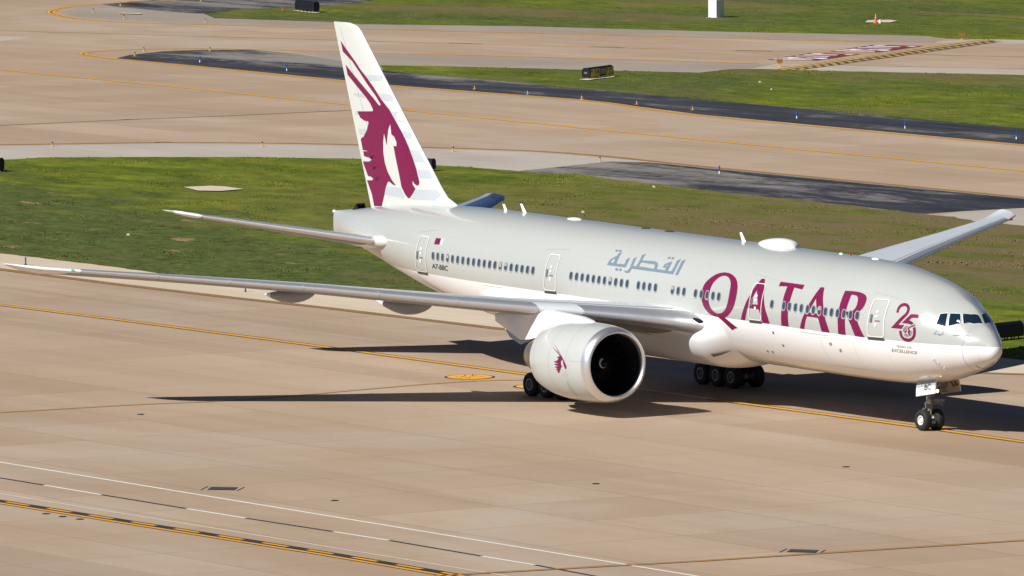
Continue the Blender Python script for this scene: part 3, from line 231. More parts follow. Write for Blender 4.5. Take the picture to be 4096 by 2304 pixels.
M['concrete'] = m_apron('taxiway_concrete', (.395, .288, .198), (.455, .346, .248), (.33, .234, .156), .3, .55, (.48, .385, .295))
M['pale'] = m_concrete('pale_concrete', (.46, .41, .355), (.41, .365, .31), (.36, .31, .255), .25, .45, (.52, .47, .40))
M['shoulder'] = m_concrete('cream_concrete', (.66, .565, .44), (.60, .50, .375), (.50, .40, .285), .12, .45, (.72, .63, .50))
M['greycon'] = m_concrete('grey_shoulder_pavement', (.34, .285, .235), (.30, .25, .205), (.27, .225, .18), .2, .4, (.36, .31, .26))
M['cream2'] = m_concrete('pale_shoulder', (.50, .44, .36), (.44, .39, .31), (.35, .31, .24), .3, .4)
def m_asphalt(name, mode):
    m = mat(name, (.03, .032, .038), .85, spec=.25); t = NT(m); p = t.pos(); x, y, z = t.xyz(p)
    w1 = t.noise(t.mapping(p, (.045, .22, 1), (0, 0, -.35)), 1, 8, .74, .5); w2 = t.noise(p, .9, 6, .75)
    f = t.math('ADD', t.math('MULTIPLY', w1, .75), t.math('MULTIPLY', w2, .25))
    if mode == 1: wn = t.ramp(x, -205., -140., .17, .03)
    elif mode == 2: wn = t.math('MULTIPLY', t.math('MULTIPLY', t.ramp(x, -335., -318.), t.ramp(x, -262., -290.)), t.math('MULTIPLY', t.ramp(y, 144., 154.), .22))
    else: wn = .09
    f = t.math('ADD', f, wn)
    c = t.mix(t.ramp(w1, .36, .62), (.017, .020, .030), (.056, .057, .066)); c = t.mix(t.ramp(f, .54, .68, 0, .88), c, (.27, .245, .215))
    t.l(c, t.b.inputs['Base Color']); t.bump(w2, .02, .3); return m
M['asph'] = m_asphalt('sealed_asphalt', 1); M['asph2'] = m_asphalt('black_asphalt', 2); M['asph_worn'] = m_asphalt('worn_sealed_asphalt', 3)
def m_grass(name, dry=0.):
    m = mat(name, (.08, .11, .02), .9, spec=.1); t = NT(m); p = t.pos(); x, y, z = t.xyz(p)
    big = t.noise(p, .021, 4, .55, .8); mid = t.noise(t.mapping(p, (.10, .22, 1)), 1, 5, .62, .4); fine = t.noise(p, 1.1, 5, .7)
    lush = t.mix(t.ramp(mid, .35, .65), (.074, .106, .010), (.150, .170, .018))
    rough = t.mix(t.ramp(fine, .36, .64), (.048, .072, .015), (.110, .130, .036))
    zr = 0.
    lf = t.ramp(big, .38, .58)
    if dry:
        nz2 = t.math('MULTIPLY', t.math('SUBTRACT', mid, .5), 60.)
        band = t.ramp(t.math('ADD', t.math('SUBTRACT', y, t.math('MULTIPLY', t.math('ADD', x, 140.), -.12)), nz2), 40., 52.)
        lf = t.math('MULTIPLY', t.math('MAXIMUM', t.math('MULTIPLY', lf, .5), t.ramp(x, -60., -110.)), band); lf = t.math('MAXIMUM', lf, t.ramp(x, -75., -60.))
    c = t.mix(lf, rough, lush)
    f2 = t.noise(t.mapping(p, (1, 1, 0), (0, 0, .6)), .75, 6, .75, .6); f3 = t.noise(t.mapping(p, (.35, .9, 0), (0, 0, -.3)), .5, 5, .7)
    hs = t.n('ShaderNodeHueSaturation'); t.l(c, hs.inputs['Color']); t.l(t.ramp(t.math('ADD', t.math('MULTIPLY', f2, .6), t.math('MULTIPLY', f3, .4)), .36, .64, .58, 1.42), hs.inputs['Value']); c = hs.outputs[0]
    olive = t.math('MAXIMUM', t.ramp(t.noise(t.mapping(p, (.03, .06, 1), (0, 0, .3), (9, 4, 0)), 1, 4, .6, .6), .50, .66, 0, .75), 0.)
    if dry:
        zone = t.math('MULTIPLY', t.math('MULTIPLY', t.ramp(x, -185., -120.), t.ramp(x, -66., -82.)), t.ramp(y, 46., 60.)); olive = t.math('MAXIMUM', t.math('MULTIPLY', olive, t.ramp(x, -170., -130., .15, 1.)), t.math('MULTIPLY', zone, t.ramp(mid, .40, .54, .35, 1.0)))
    c = t.mix(olive, c, t.mix(fine, (.115, .086, .038), (.200, .152, .078)))
    bare = t.math('MULTIPLY', t.ramp(t.noise(t.mapping(p, (.12, .28, 1), (0, 0, 0), (31, 7, 0)), 1, 5, .6, .3), .64 if dry else .69, .69 if dry else .74), .85)
    if dry: bare = t.math('MULTIPLY', bare, t.ramp(lf, .5, .2))
    c = t.mix(bare, c, (.30, .20, .10)); c = t.mix(t.math('MULTIPLY', t.ramp(fine, .58, .74, 0, .5), t.ramp(lf, 0., 1., 1., .25)), c, (.020, .034, .008))
    t.l(c, t.b.inputs['Base Color']); t.bump(fine, .08, .35); return m
M['grass'] = m_grass('grass'); M['grassdry'] = m_grass('grass_dry', 1.)
M['yel'] = mat('yellow_marking', (.70, .34, .012), .8, noise=(.5, .15)); M['blk'] = mat('black_marking', (.022, .022, .026), .85, noise=(.6, .25))
M['ochre'] = mat('faded_yellow_marking', (.40, .215, .05), .85, noise=(.4, .25)); M['brn'] = mat('worn_brown_marking', (.19, .115, .048), .85, noise=(.5, .3))
M['fnt'] = mat('faint_brown_marking', (.245, .155, .085), .85, noise=(.4, .2)); M['org'] = mat('orange_marking', (.47, .23, .05), .85, noise=(.3, .25))
M['holdy'] = mat('pale_hold_yellow', (.62, .40, .13), .85, noise=(.4, .2))
M['wht'] = mat('white_marking', (.72, .69, .62), .8, noise=(.7, .12)); M['whtf'] = mat('faded_white_marking', (.60, .56, .49), .85, noise=(.25, .2))
M['shadewhite'] = mat('shaded_centreline_white', (.60, .57, .50), .85, noise=(.6, .3))  # centreline's whitish look in the airliner's shadow, put into the colour
M['brd'] = mat('maroon_marking', (.155, .018, .03), .85, noise=(.5, .2)); M['brdw'] = mat('board_white', (.82, .78, .79), .85)
M['gbar'] = mat('grate_bar_iron', (.10, .115, .125), .6, .3); M['iron'] = mat('cast_iron', (.035, .04, .045), .6, .5); M['post'] = mat('light_post_yellow', (.72, .38, .03), .5); M['lensb'] = mat('blue_lens', (.012, .03, .14), .2)
M['rodb'] = mat('reflector_blue', (.01, .085, .42), .5); M['rodw'] = mat('reflector_white', (.8, .8, .8), .5)
M['signb'] = mat('sign_black', (.006, .007, .010), .5, spec=.3); M['signy'] = mat('sign_yellow', (.78, .48, .02), .5); M['signd'] = mat('sign_charcoal', (.035, .035, .034), .5)
M['signt'] = mat('sign_letter_black', (.015, .013, .008), .6); M['signyl'] = mat('sign_letter_yellow', (.62, .44, .08), .6); M['signw'] = mat('sign_small_white', (.32, .34, .34), .6)
M['cone'] = mat('cone_orange', (.78, .13, .03), .5); M['conew'] = mat('cone_band', (.85, .45, .36), .5); M['cab'] = mat('cabinet_white', (.80, .80, .79), .5, noise=(2, .04))
M['galv'] = mat('galvanised_steel', (.5, .5, .48), .45, .4); M['amber'] = mat('amber_housing', (.30, .13, .018), .5); M['rock'] = mat('pale_rubble', (.40, .37, .31), .9, noise=(5, .2))

# ------------------------------------------------------------------ ground
def tess(rings):
    fl = [Vector((p[0], p[1], 0)) for r in rings for p in r]
    return fl, geometry.tessellate_polygon([[Vector((p[0], p[1], 0)) for p in r] for r in rings])
def dedupe(P, eps=.004):
    out = []
    for p in P:
        if not out or math.hypot(p[0]-out[-1][0], p[1]-out[-1][1]) > eps: out.append(p)
    if math.hypot(out[0][0]-out[-1][0], out[0][1]-out[-1][1]) < eps: out.pop()
    return out
def sheet(name, P, m, z, parent=None):
    fl, tr = tess([dedupe(P)])
    o = obj(name, [(p.x, p.y, z) for p in fl], [tuple(t) for t in tr], m, parent, smooth=False, recalc=False)
    bm = bmesh.new(); bm.from_mesh(o.data)
    for f in bm.faces:
        f.normal_update()
        if f.normal.z < 0: f.normal_flip()
    bm.to_mesh(o.data); bm.free()
    return o
def S(name, P, m, z): return tag(sheet(name, P, m, z), kind='structure')
B = 6000
S('ground', [(-B, -B), (B, -B), (B, B), (-B, B)], M['grass'], -.03)
g3 = G['g3low']
S('taxiway', [(-620, g3[0][1]-40)]+[(-470, 190)]+g3+[(-180, 300), (260, 300), (260, -260), (-620, -260)], M['concrete'], 0.)
S('pavement', G['strip1'], M['pale'], .004); S('pavement', G['strip1b'], M['pale'], .004)
S('shoulder', G['strip2'], M['shoulder'], .004)
S('shoulder', G['strip3'], M['greycon'], .004); S('shoulder', G['strip4'], M['greycon'], .004)
S('shoulder', G['strip6'], M['cream2'], .006); S('shoulder', G['strip7'], M['cream2'], .006); S('pavement', G['patch'], M['cream2'], .004)
S('asphalt', G['asphalt1'], M['asph'], .008); S('asphalt', G['asphalt2'], M['asph2'], .008); S('asphalt', G['asphalt3'], M['asph_worn'], .008)

def grass(name, P, m, z, dens, seed, label, hs=1.):
    P = dedupe(P); Q = []
    # ragged verge: subdivide the outline and push it in and out a little
    for a, b in zip(P, P[1:]+P[:1]):
        L_ = math.hypot(b[0]-a[0], b[1]-a[1]); k = max(1, int(L_/1.2)) if L_ < 400 else 1
        for i in range(k):
            t = i/k; r = 0 if k == 1 else .22
            Q.append((a[0]+(b[0]-a[0])*t+random.uniform(-r, r), a[1]+(b[1]-a[1])*t+random.uniform(-r, r)))
    o = tag(sheet(name, Q, m, z), label, 'grass', kind='stuff')
    ng = bpy.data.node_groups.new('grass_tufts', 'GeometryNodeTree')
    ng.interface.new_socket(name='Geometry', in_out='INPUT', socket_type='NodeSocketGeometry'); ng.interface.new_socket(name='Geometry', in_out='OUTPUT', socket_type='NodeSocketGeometry')
    N = ng.nodes; Lk = ng.links.new
    gi = N.new('NodeGroupInput'); go = N.new('NodeGroupOutput')
    dp = N.new('GeometryNodeDistributePointsOnFaces'); dp.inputs['Density'].default_value = dens; dp.inputs['Seed'].default_value = seed
    Lk(gi.outputs[0], dp.inputs['Mesh'])
    jt = N.new('GeometryNodeJoinGeometry')
    for (tx, ty, rx, ry, h, r) in ((0, 0, .1, .05, .085, .085), (.13, .05, .4, .3, .06, .07), (-.12, .07, -.35, .3, .07, .07), (.02, -.14, .2, -.45, .055, .07)):
        cn = N.new('GeometryNodeMeshCone'); cn.fill_type = 'NONE'; cn.inputs['Vertices'].default_value = 5; cn.inputs['Radius Top'].default_value = 0.0; cn.inputs['Radius Bottom'].default_value = r; cn.inputs['Depth'].default_value = h*hs
        tf = N.new('GeometryNodeTransform'); tf.inputs['Translation'].default_value = (tx, ty, 0); tf.inputs['Rotation'].default_value = (rx, ry, 0)
        Lk(cn.outputs[0], tf.inputs[0]); Lk(tf.outputs[0], jt.inputs[0])
    ip = N.new('GeometryNodeInstanceOnPoints'); Lk(dp.outputs['Points'], ip.inputs['Points']); Lk(jt.outputs[0], ip.inputs['Instance'])
    rr = N.new('FunctionNodeRandomValue'); rr.data_type = 'FLOAT_VECTOR'; rr.inputs[0].default_value = (-.15, -.15, 0); rr.inputs[1].default_value = (.15, .15, 6.28); Lk(rr.outputs[0], ip.inputs['Rotation'])
    nz = N.new('ShaderNodeTexNoise'); nz.inputs['Scale'].default_value = .16; nz.inputs['Detail'].default_value = 4
    ps = N.new('GeometryNodeInputPosition'); Lk(ps.outputs[0], nz.inputs['Vector'])
    mr = N.new('ShaderNodeMapRange'); mr.inputs[1].default_value = .46; mr.inputs[2].default_value = .72; mr.inputs[3].default_value = .28; mr.inputs[4].default_value = 1.35; Lk(nz.outputs[0], mr.inputs[0])
    rs = N.new('FunctionNodeRandomValue'); rs.data_type = 'FLOAT'; rs.inputs[2].default_value = .55; rs.inputs[3].default_value = 1.25
    mm = N.new('ShaderNodeMath'); mm.operation = 'MULTIPLY'; Lk(mr.outputs[0], mm.inputs[0]); Lk(rs.outputs[1], mm.inputs[1]); Lk(mm.outputs[0], ip.inputs['Scale'])
    sm = N.new('GeometryNodeSetMaterial'); sm.inputs['Material'].default_value = m; Lk(ip.outputs[0], sm.inputs[0])
    j2 = N.new('GeometryNodeJoinGeometry'); Lk(gi.outputs[0], j2.inputs[0]); Lk(sm.outputs[0], j2.inputs[0]); Lk(j2.outputs[0], go.inputs[0])
    md = o.modifiers.new('tufts', 'NODES'); md.node_group = ng
    return o
grass('grass', G['grass1'], M['grassdry'], .012, 5.0, 1, 'broad rough grass strip between the two taxiways behind the airliner')
grass('grass', G['grass2'], M['grass'], .012, 3.4, 2, 'green grass wedge around the yellow and black direction sign')
far = [p for p in G['g3low']]+[[far_x, far_y] for far_x, far_y in ((-190, 330), (-330, 420), (-560, 330), (-470, 195))]
grass('grass', far, M['grass'], .006, 1.1, 3, 'far grass field with the white cabinet and traffic cone', 1.1)

# painted lines ---------------------------------------------------
def catmull(P, n=6):
    out = []
    for i in range(len(P)-1):
        a = Vector(P[max(i-1, 0)]); b = Vector(P[i]); c = Vector(P[i+1]); d = Vector(P[min(i+2, len(P)-1)])
        for k in range(n):
            t = k/n
            out.append(.5*((2*b)+(c-a)*t+(2*a-5*b+4*c-d)*t*t+(3*b-a-3*c+d)*t**3))
    out.append(Vector(P[-1])); return out
def ribbon(mb, P, off, wd, z, mi=0, dash=None):
    P = [Vector(p) for p in P]; n = len(P); N = []
    for i in range(n):
        d = (P[min(i+1, n-1)]-P[max(i-1, 0)])
        d = d.normalized() if d.length > 1e-6 else Vector((1, 0)); N.append(Vector((-d.y, d.x)))
    if not dash:
        v = []
        for p, q in zip(P, N): v += [(*(p+q*(off-wd/2)), z), (*(p+q*(off+wd/2)), z)]
        mb.add(v, [(2*i, 2*i+2, 2*i+3, 2*i+1) for i in range(n-1)], mi); return
    on, period, ph = dash
    # resample by arc length
    acc = [0]
    for a, b in zip(P, P[1:]): acc.append(acc[-1]+(b-a).length)
    def at(s):
        for i in range(n-1):
            if s <= acc[i+1] or i == n-2:
                t = (s-acc[i])/max(acc[i+1]-acc[i], 1e-6); return P[i].lerp(P[i+1], t), N[i].lerp(N[i+1], t)
    s = ph
    while s < acc[-1]:
        e = min(s+on, acc[-1]); v = []
        for q in (s, e):
            p, nn = at(q); v += [(*(p+nn*(off-wd/2)), z), (*(p+nn*(off+wd/2)), z)]
        mb.add(v, [(0, 2, 3, 1)], mi); s += period
ST = {
 'main': [(0, .80, .010, 'blk'), (0, .44, .014, 'yel')], 'main2': [(0, .75, .010, 'brn'), (0, .5, .014, 'yel')],
 'whiteline': [(0, .44, .014, 'shadewhite')],
 'edge': [(0, .78, .010, 'brn'), (.22, .17, .014, 'ochre'), (-.22, .17, .014, 'ochre'), (.40, .09, .014, 'blk'), (-.40, .09, .014, 'blk')],
 'edgeB': [(0, .95, .010, 'brn'), (.27, .28, .014, 'yel'), (-.27, .28, .014, 'yel')], 'edgeC': [(0, .8, .010, 'brn'), (.2, .16, .014, 'ochre'), (-.2, .16, .014, 'ochre')],
 'thin': [(0, .38, .010, 'brn'), (0, .2, .014, 'ochre')], 'thin2': [(0, .48, .010, 'blk'), (0, .24, .014, 'org')], 'brown': [(0, .5, .010, 'brn'), (0, .2, .014, 'fnt')],
 'faint': [(0, .42, .010, 'fnt')], 'orange': [(0, .6, .010, 'org')], 'white': [(0, .22, .010, 'wht')], 'white3': [(0, .15, .010, 'whtf')], 'black': [(0, .22, .010, 'blk')],
 'yb': [(0, 1.08, .010, 'blk'), (-.30, .27, .014, 'yel'), (.22, .25, .014, 'yel', (2.0, 3.62, .6))],
}
NAMES = {'main': 'taxiway_centreline', 'main2': 'taxiway_centreline', 'edge': 'edge_marking', 'edgeB': 'edge_marking', 'edgeC': 'edge_marking', 'thin': 'lead_line', 'thin2': 'lead_line', 'brown': 'lead_line', 'faint': 'taxiway_centreline', 'orange': 'taxiway_centreline', 'yb': 'boundary_marking'}
for st, P, sm in G['lines']:
    if sm: P = catmull(P, 6)
    mb = MB(); mats = []
    for e in ST[st]:
        if M[e[3]] not in mats: mats.append(M[e[3]])
        ribbon(mb, P, e[0], e[1], e[2], mats.index(M[e[3]]), e[4] if len(e) > 4 else None)
    tag(mb.build(NAMES.get(st, 'road_marking'), mats, smooth=False, recalc=False), kind='structure')
# dark dashes over the orange far centreline
mb = MB(); Po = [l for l in G['lines'] if l[0] == 'orange'][0][1]; ribbon(mb, Po, 0, .75, .016, 0, (3.6, 15.2, 7.)); tag(mb.build('taxiway_centreline', M['brn'], smooth=False, recalc=False), kind='structure')
# runway hold position marking: two solid and two dashed rows
mb = MB()
for i, P in enumerate(G['hold']):
    ribbon(mb, catmull(P, 6), 0, .95 if i > 1 else .7, .018, 0)
    ribbon(mb, catmull(P, 6), 0, .42 if i < 2 else .5, .022, 1, None if i < 2 else (.95, 1.9, .3))
tag(mb.build('hold_marking', [M['blk'], M['holdy']], smooth=False, recalc=False), kind='structure')
for q, sts in zip(G['boards'], G['bstrokes']):
    b = tag(sheet('hold_board_marking', q, M['brd'], .018), kind='structure'); mb = MB()
    for P in sts: ribbon(mb, P, 0, .85, .022)
    mb.build('marking_stroke', M['brdw'], b, smooth=False, recalc=False)
def disc(cx, cy, r, strokes):
    P = lambda q: [(cx+q*math.cos(2*PI*i/48), cy+q*math.sin(2*PI*i/48)) for i in range(48)]
    o = tag(sheet('position_disc_marking', P(r), M['blk'], .014), kind='structure'); sheet('disc_face', P(r-.14), M['yel'], .018, o)
    if strokes:
        mb = MB()
        for s in strokes: ribbon(mb, s, 0, .05, .022)
        mb.build('marking_stroke', M['blk'], o, smooth=False, recalc=False)
dc = G['discs'][0]; disc(dc[0], dc[1], dc[2], G['disc_strokes']); disc(-37.4, -3.05, 1.38, None)
# drains, slots, caps
for k, q in enumerate(G['grates']):
    lab = ('steel drain grate with slot lines on concrete, left of centre', 'steel drain grate beside the thin orange line')[k]
    r = tag(empty('drain_grate', (sum(p[0] for p in q)/4, sum(p[1] for p in q)/4, 0)), lab, 'drain', 'drain grates in the apron'); c = Vector((r.location.x, r.location.y))
    a, b2, c2, d2 = [Vector(p)-c for p in q]
    fr = MB()
    fr.add([(*p, .012) for p in (a, b2, c2, d2)], [(0, 1, 2, 3)]); fr.build('grate_frame', M['iron'], r, smooth=False, recalc=False)
    for i in range(14):
        t0, t1 = (i+.2)/14, (i+.8)/14
        bb = MB(); bb.add([(*a.lerp(d2, t0), .022), (*a.lerp(d2, t1), .022), (*b2.lerp(c2, t1), .022), (*b2.lerp(c2, t0), .022)], [(0, 1, 2, 3)])
        bb.build('grate_bar', M['gbar'], r, smooth=False, recalc=False)
for q in G['slots']:
    mb = MB(); ribbon(mb, q, 0, .07, .012); tag(mb.build('slot_marking', M['blk'], smooth=False, recalc=False), kind='structure')
caplab = ['first of three iron caps below the yellow dashed line', 'middle of three iron caps below the yellow dashed line', 'last of three iron caps below the yellow dashed line', 'small iron cap just below the left wing shadow', 'small iron cap between drain grate and white line', 'small iron cap on bare concrete below the engine shadow', 'small iron cap on bare concrete left of the nose wheel']
for q, lb in zip(G['caps'], caplab):
    mb = MB(); mb.lathe([(0, .19), (.02, .19), (.03, .16), (.03, .001)], (0, 0, 0), (0, 0, 1), 16)
    tag(mb.build('pavement_cap', M['iron'], loc=(q[0], q[1], 0)), lb, 'cover', 'iron caps in the pavement')

# ------------------------------------------------------------------ airliner
XS = [0, .12, .35, .8, 1.23, 1.63, 2.1, 3.0, 4.0, 5.5, 7.0, 9.0, 11.5]
SQ = [math.sqrt(x) for x in XS]
NTp = [-0.75, -0.42, -0.15, 0.255, 0.493, 0.981, 1.32, 1.716, 2.163, 2.517, 2.766, 3.016, 3.1]
NBt = [-0.755, -1.067, -1.279, -1.512, -1.73, -1.895, -2.044, -2.344, -2.596, -2.833, -2.993, -3.06, -3.1]
NHw = [0.0, 0.308, 0.477, 0.824, 1.136, 1.30, 1.565, 1.965, 2.38, 2.59, 2.803, 3.01, 3.1]
NZw = [-.75, -.75, -.74, -.7, -.65, -.6, -.52, -.4, -.3, -.18, -.1, -.03, 0]
NPw = [1, 1.02, 1.08, 1.2, 1.32, 1.4, 1.4, 1.25, 1.15, 1.06, 1.02, 1, 1.]
TXs = [38, 42, 45, 48, 51, 54, 57, 59.5, 61.5, 62.9]
TTp = [3.1, 3.1, 3.09, 3.05, 2.951, 2.799, 2.5, 2.2, 1.97, 1.812]; TBt = [-3.1, -3.0, -2.72, -2.33, -1.83, -1.2, -.52, -.01, .33, .50]; THw = [3.1, 3.1, 3.04, 2.89, 2.63, 2.205, 1.649, 1.09, .5, .07]
def slopes(x, y):
    d = [(y[i+1]-y[i])/(x[i+1]-x[i]) for i in range(len(x)-1)]
    return [d[0]]+[2*a*b/(a+b) if a*b > 0 else 0 for a, b in zip(d, d[1:])]+[d[-1]]
def pch(x, X, Y, _c={}):
    k = id(Y)
    if k not in _c: _c[k] = slopes(X, Y)
    m = _c[k]; i = 0
    while i < len(X)-2 and x > X[i+1]: i += 1
    h = X[i+1]-X[i]; t = (x-X[i])/h
    return (2*t**3-3*t*t+1)*Y[i]+(t**3-2*t*t+t)*h*m[i]+(-2*t**3+3*t*t)*Y[i+1]+(t**3-t*t)*h*m[i+1]
def sec(x):
    x = max(0., min(62.9, x))
    if x <= 11.5: return [pch(math.sqrt(x), SQ, a) for a in (NTp, NBt, NHw, NZw, NPw)]
    if x < 38: return [3.1, -3.1, 3.1, 0., 1.]
    t, b, h = [pch(x, TXs, a) for a in (TTp, TBt, THw)]
    return [t, b, h, .5*(t+b), 1.]
def fp(X, ph):
    t, b, h, zw, p = sec(-X); c, s = math.cos(ph), math.sin(ph)
    if s > 0: y = -h*math.copysign(abs(c)**p, c); z = zw+(t-zw)*s
    else: y = -h*c; z = zw+(zw-b)*s
    return Vector((X, y, ZC+z-K*(X+30)))
def fpo(X, ph, off):
    P = fp(X, ph); e = .01; a = fp(X+e, ph)-fp(X-e, ph); b = fp(X, ph+e)-fp(X, ph-e); n = b.cross(a)
    n = n.normalized() if n.length > 1e-9 else Vector((1, 0, 0))
    if n.dot(P-Vector((X, 0, P.z*0+ZC+sec(-X)[3]-K*(X+30)))) < 0: n = -n
    return P+n*off
def phi_z(X, z):   # angle of relative height z on the starboard side
    t, b, h, zw, p = sec(-X); s = (z-zw)/(t-zw) if z > zw else (z-zw)/(zw-b)
    return math.asin(max(-1, min(1, s)))
plane = tag(empty('airliner', (0, 0, 0)), 'grey and white twin engine airliner with maroon QATAR lettering taxiing', 'airplane')
def fuselage():
    st = [(i/10)**2*1.2 for i in range(1, 11)]; x = 1.2
    while x < 11.6: x += .22; st.append(x)
    while x < 38: x += 1.0; st.append(x)
    while x < 62.5: x += .5; st.append(min(x, 62.88))
    st = [s for s in st if s < 62.8]+[62.9]; n = 128
    v = [fp(0, 0)]; f = []
    for x in st: v += [fp(-x, 2*PI*i/n) for i in range(n)]
    f += [(0, 1+(i+1) % n, 1+i) for i in range(n)]
    for j in range(len(st)-1):
        a = 1+j*n; b = a+n; f += [(a+i, a+(i+1) % n, b+(i+1) % n, b+i) for i in range(n)]
    a = 1+(len(st)-1)*n; f.append(tuple(a+i for i in range(n)))
    return obj('fuselage', v, f, M['fus'], plane, ang=50)
fus = fuselage()
def bisect_map(rings, fn, us, vs_, name, m, parent, scale=(1, 1)):
    rings = [dedupe(r, .001) for r in rings]
    fl, tr = tess([[(p[0]*scale[0], p[1]*scale[1]) for p in r] for r in rings])
    bm = bmesh.new(); vv = [bm.verts.new(p) for p in fl]
    for t in tr:
        try: bm.faces.new([vv[i] for i in t])
        except ValueError: pass
    for ax, ls in ((0, us), (1, vs_)):
        for c in ls:
            co = Vector((0, 0, 0)); no = Vector((0, 0, 0)); co[ax] = c*scale[ax]; no[ax] = 1
            bmesh.ops.bisect_plane(bm, geom=bm.verts[:]+bm.edges[:]+bm.faces[:], dist=1e-5, plane_co=co, plane_no=no)
    for v in bm.verts: v.co = fn(v.co.x/scale[0], v.co.y/scale[1])
    me = bpy.data.meshes.new(name); bm.to_mesh(me); bm.free(); me.materials.append(m)
    for p in me.polygons: p.use_smooth = True
    return link(bpy.data.objects.new(name, me), parent)
def frange(a, b, s):
    out = []; k = math.ceil(a/s)
    while k*s < b: out.append(k*s); k += 1
    return out
def decal(name, rings, m, parent, off=.014):
    us = [p[0] for r in rings for p in r]; vs_ = [p[1] for r in rings for p in r]
    nose = max(us) > -12
    return bisect_map(rings, lambda u, v: fpo(u, v, off), frange(min(us), max(us), .2 if nose else 1.5) if max(us)-min(us) > .2 else [], frange(min(vs_), max(vs_), .06), name, m, parent, (1, 3))
for A in D['qa']+D['tar']: decal('letter', A, M['maroon'], fus)
for A in D['arabic']: decal('letter', A, M['arabic'], fus)
for A in D['n25']: decal('numeral', A, M['maroon'], fus)
for A in D['oryx25']: decal('emblem_stroke', A, M['maroon'], fus, .016)
def stroke_ring(P, wd, asp=3.):
    P = [Vector((p[0], p[1]*asp)) for p in P]; n = len(P); Lf = []; Rt = []
    for i in range(n):
        d = (P[min(i+1, n-1)]-P[max(i-1, 0)]).normalized(); q = Vector((-d.y, d.x))*wd/2; Lf.append(P[i]+q); Rt.append(P[i]-q)
    return [(p.x, p.y/asp) for p in Lf+Rt[::-1]]
for P in D['name']: decal('name_stroke', [stroke_ring(P, .028)], M['arabic'], fus)
for q in D['namedots']: decal('name_dot', [[(q[0]+.022*math.cos(a), q[1]+.008*math.sin(a)) for a in [i*PI/4 for i in range(8)]]], M['arabic'], fus)
def text_mesh(body, bold=0.):
    cu = bpy.data.curves.new('t', 'FONT'); cu.body = body; cu.size = 1.0; cu.resolution_u = 3; cu.offset = bold
    o = bpy.data.objects.new('t', cu); COL.objects.link(o); bpy.context.view_layer.update()
    dg = bpy.context.evaluated_depsgraph_get(); me = bpy.data.meshes.new_from_object(o.evaluated_get(dg)); bpy.data.objects.remove(o)
    xs_ = [v.co.x for v in me.vertices]; ys_ = [v.co.y for v in me.vertices]; x0, x1, y0, y1 = min(xs_), max(xs_), min(ys_), max(ys_)
    for v in me.vertices: v.co = ((v.co.x-x0)/(x1-x0), (v.co.y-y0)/(y1-y0), 0)
    return me
def text_on(name, body, fn, m, parent, bold=0.):
    me = text_mesh(body, bold); me.name = name
    for v in me.vertices: v.co = fn(v.co.x, v.co.y)
    me.materials.clear(); me.materials.append(m)
    return link(bpy.data.objects.new(name, me), parent)
def fus_text(body, A, m, bold=0.):
    o, ex, ey = A
    return text_on('stencil_text', body, lambda x, y: fpo(o[0]+ex[0]*x+ey[0]*y, o[1]+ex[1]*x+ey[1]*y, .014), m, fus, bold)
fus_text('YEARS OF', D['t_years'], M['tan'], .004); fus_text('EXCELLENCE', D['t_exc'], M['tan'], .008); fus_text('A7-BBC', D['t_reg'], M['blueR'], .018); fus_text('777-200', D['t_777'], M['text'], .004)
# flag
fl_ = D['flag']; md = D['flagm']
decal('flag', [[fl_[0], md[0], md[1], fl_[3]]], M['maroon'], fus); decal('flag', [[md[0], fl_[1], fl_[2], md[1]]], M['trim'], fus)
# cabin windows
def rrect(cx, cy, w_, h_, n=20, e=2.6):
    return [(cx+w_/2*math.copysign(abs(math.cos(a))**(2/e), math.cos(a)), cy+h_/2*math.copysign(abs(math.sin(a))**(2/e), math.sin(a))) for a in [2*PI*i/n for i in range(n)]]
for X, ph in D['win']:
    t, b, h, zw, p = sec(-X); sc_ = 1/max(.5, (t-zw))
    ph = phi_z(X, .505)
    wo = decal('window', [rrect(X, ph, .36, .52*sc_)], M['wframe'], plane, .018)
    decal('pane', [rrect(X+.012, ph+.01*sc_, .27, .41*sc_)], M['pane'], wo, .024)
# doors
def door(c, labl=None):
    tl, tr, br, bl = [Vector(p) for p in c]
    def q(u, v): return tl.lerp(tr, u).lerp(bl.lerp(br, u), 1-v)
    def rr(u0, u1, v0, v1, r, n=5):
        out = []
        asp = .55
        for (cu, cv, a0) in ((u1-r, v1-r*asp, 0), (u0+r, v1-r*asp, PI/2), (u0+r, v0+r*asp, PI), (u1-r, v0+r*asp, 1.5*PI)):
            for i in range(n+1):
                a = a0+PI/2*i/n; out.append(tuple(q(cu+r*math.cos(a), cv+r*asp*math.sin(a))))
        return out
    o = decal('door', [rr(0, 1, 0, 1, .16), rr(.043, .957, .021, .979, .14)], M['trim'], plane, .03)
    decal('door_handle', [rr(.12, .25, .36, .58, .05)], M['handle'], o, .032)
    decal('door_stencil', [rr(.40, .55, .62, .68, .02)], M['trim'], o, .024); decal('door_stencil', [rr(.40, .55, .50, .56, .02)], M['trim'], o, .024)
    decal('door_stencil', [rr(.42, .72, .40, .425, .01)], M['red'], o, .024); decal('door_stencil', [rr(.42, .56, .27, .36, .02)], M['trim'], o, .024)
    decal('door_sill', [rr(.02, .99, -.075, -.012, .02)], M['sill'], o, .03)
    return o
d4 = D['doorpx']['d4']; d4 = [d4[0], d4[1], [d4[1][0]-.25, -.40], [d4[0][0]-.5, -.445]]
for k in ('d1', 'd2', 'd3'): door(D['doorpx'][k])
door(D['doorpx']['d4'])
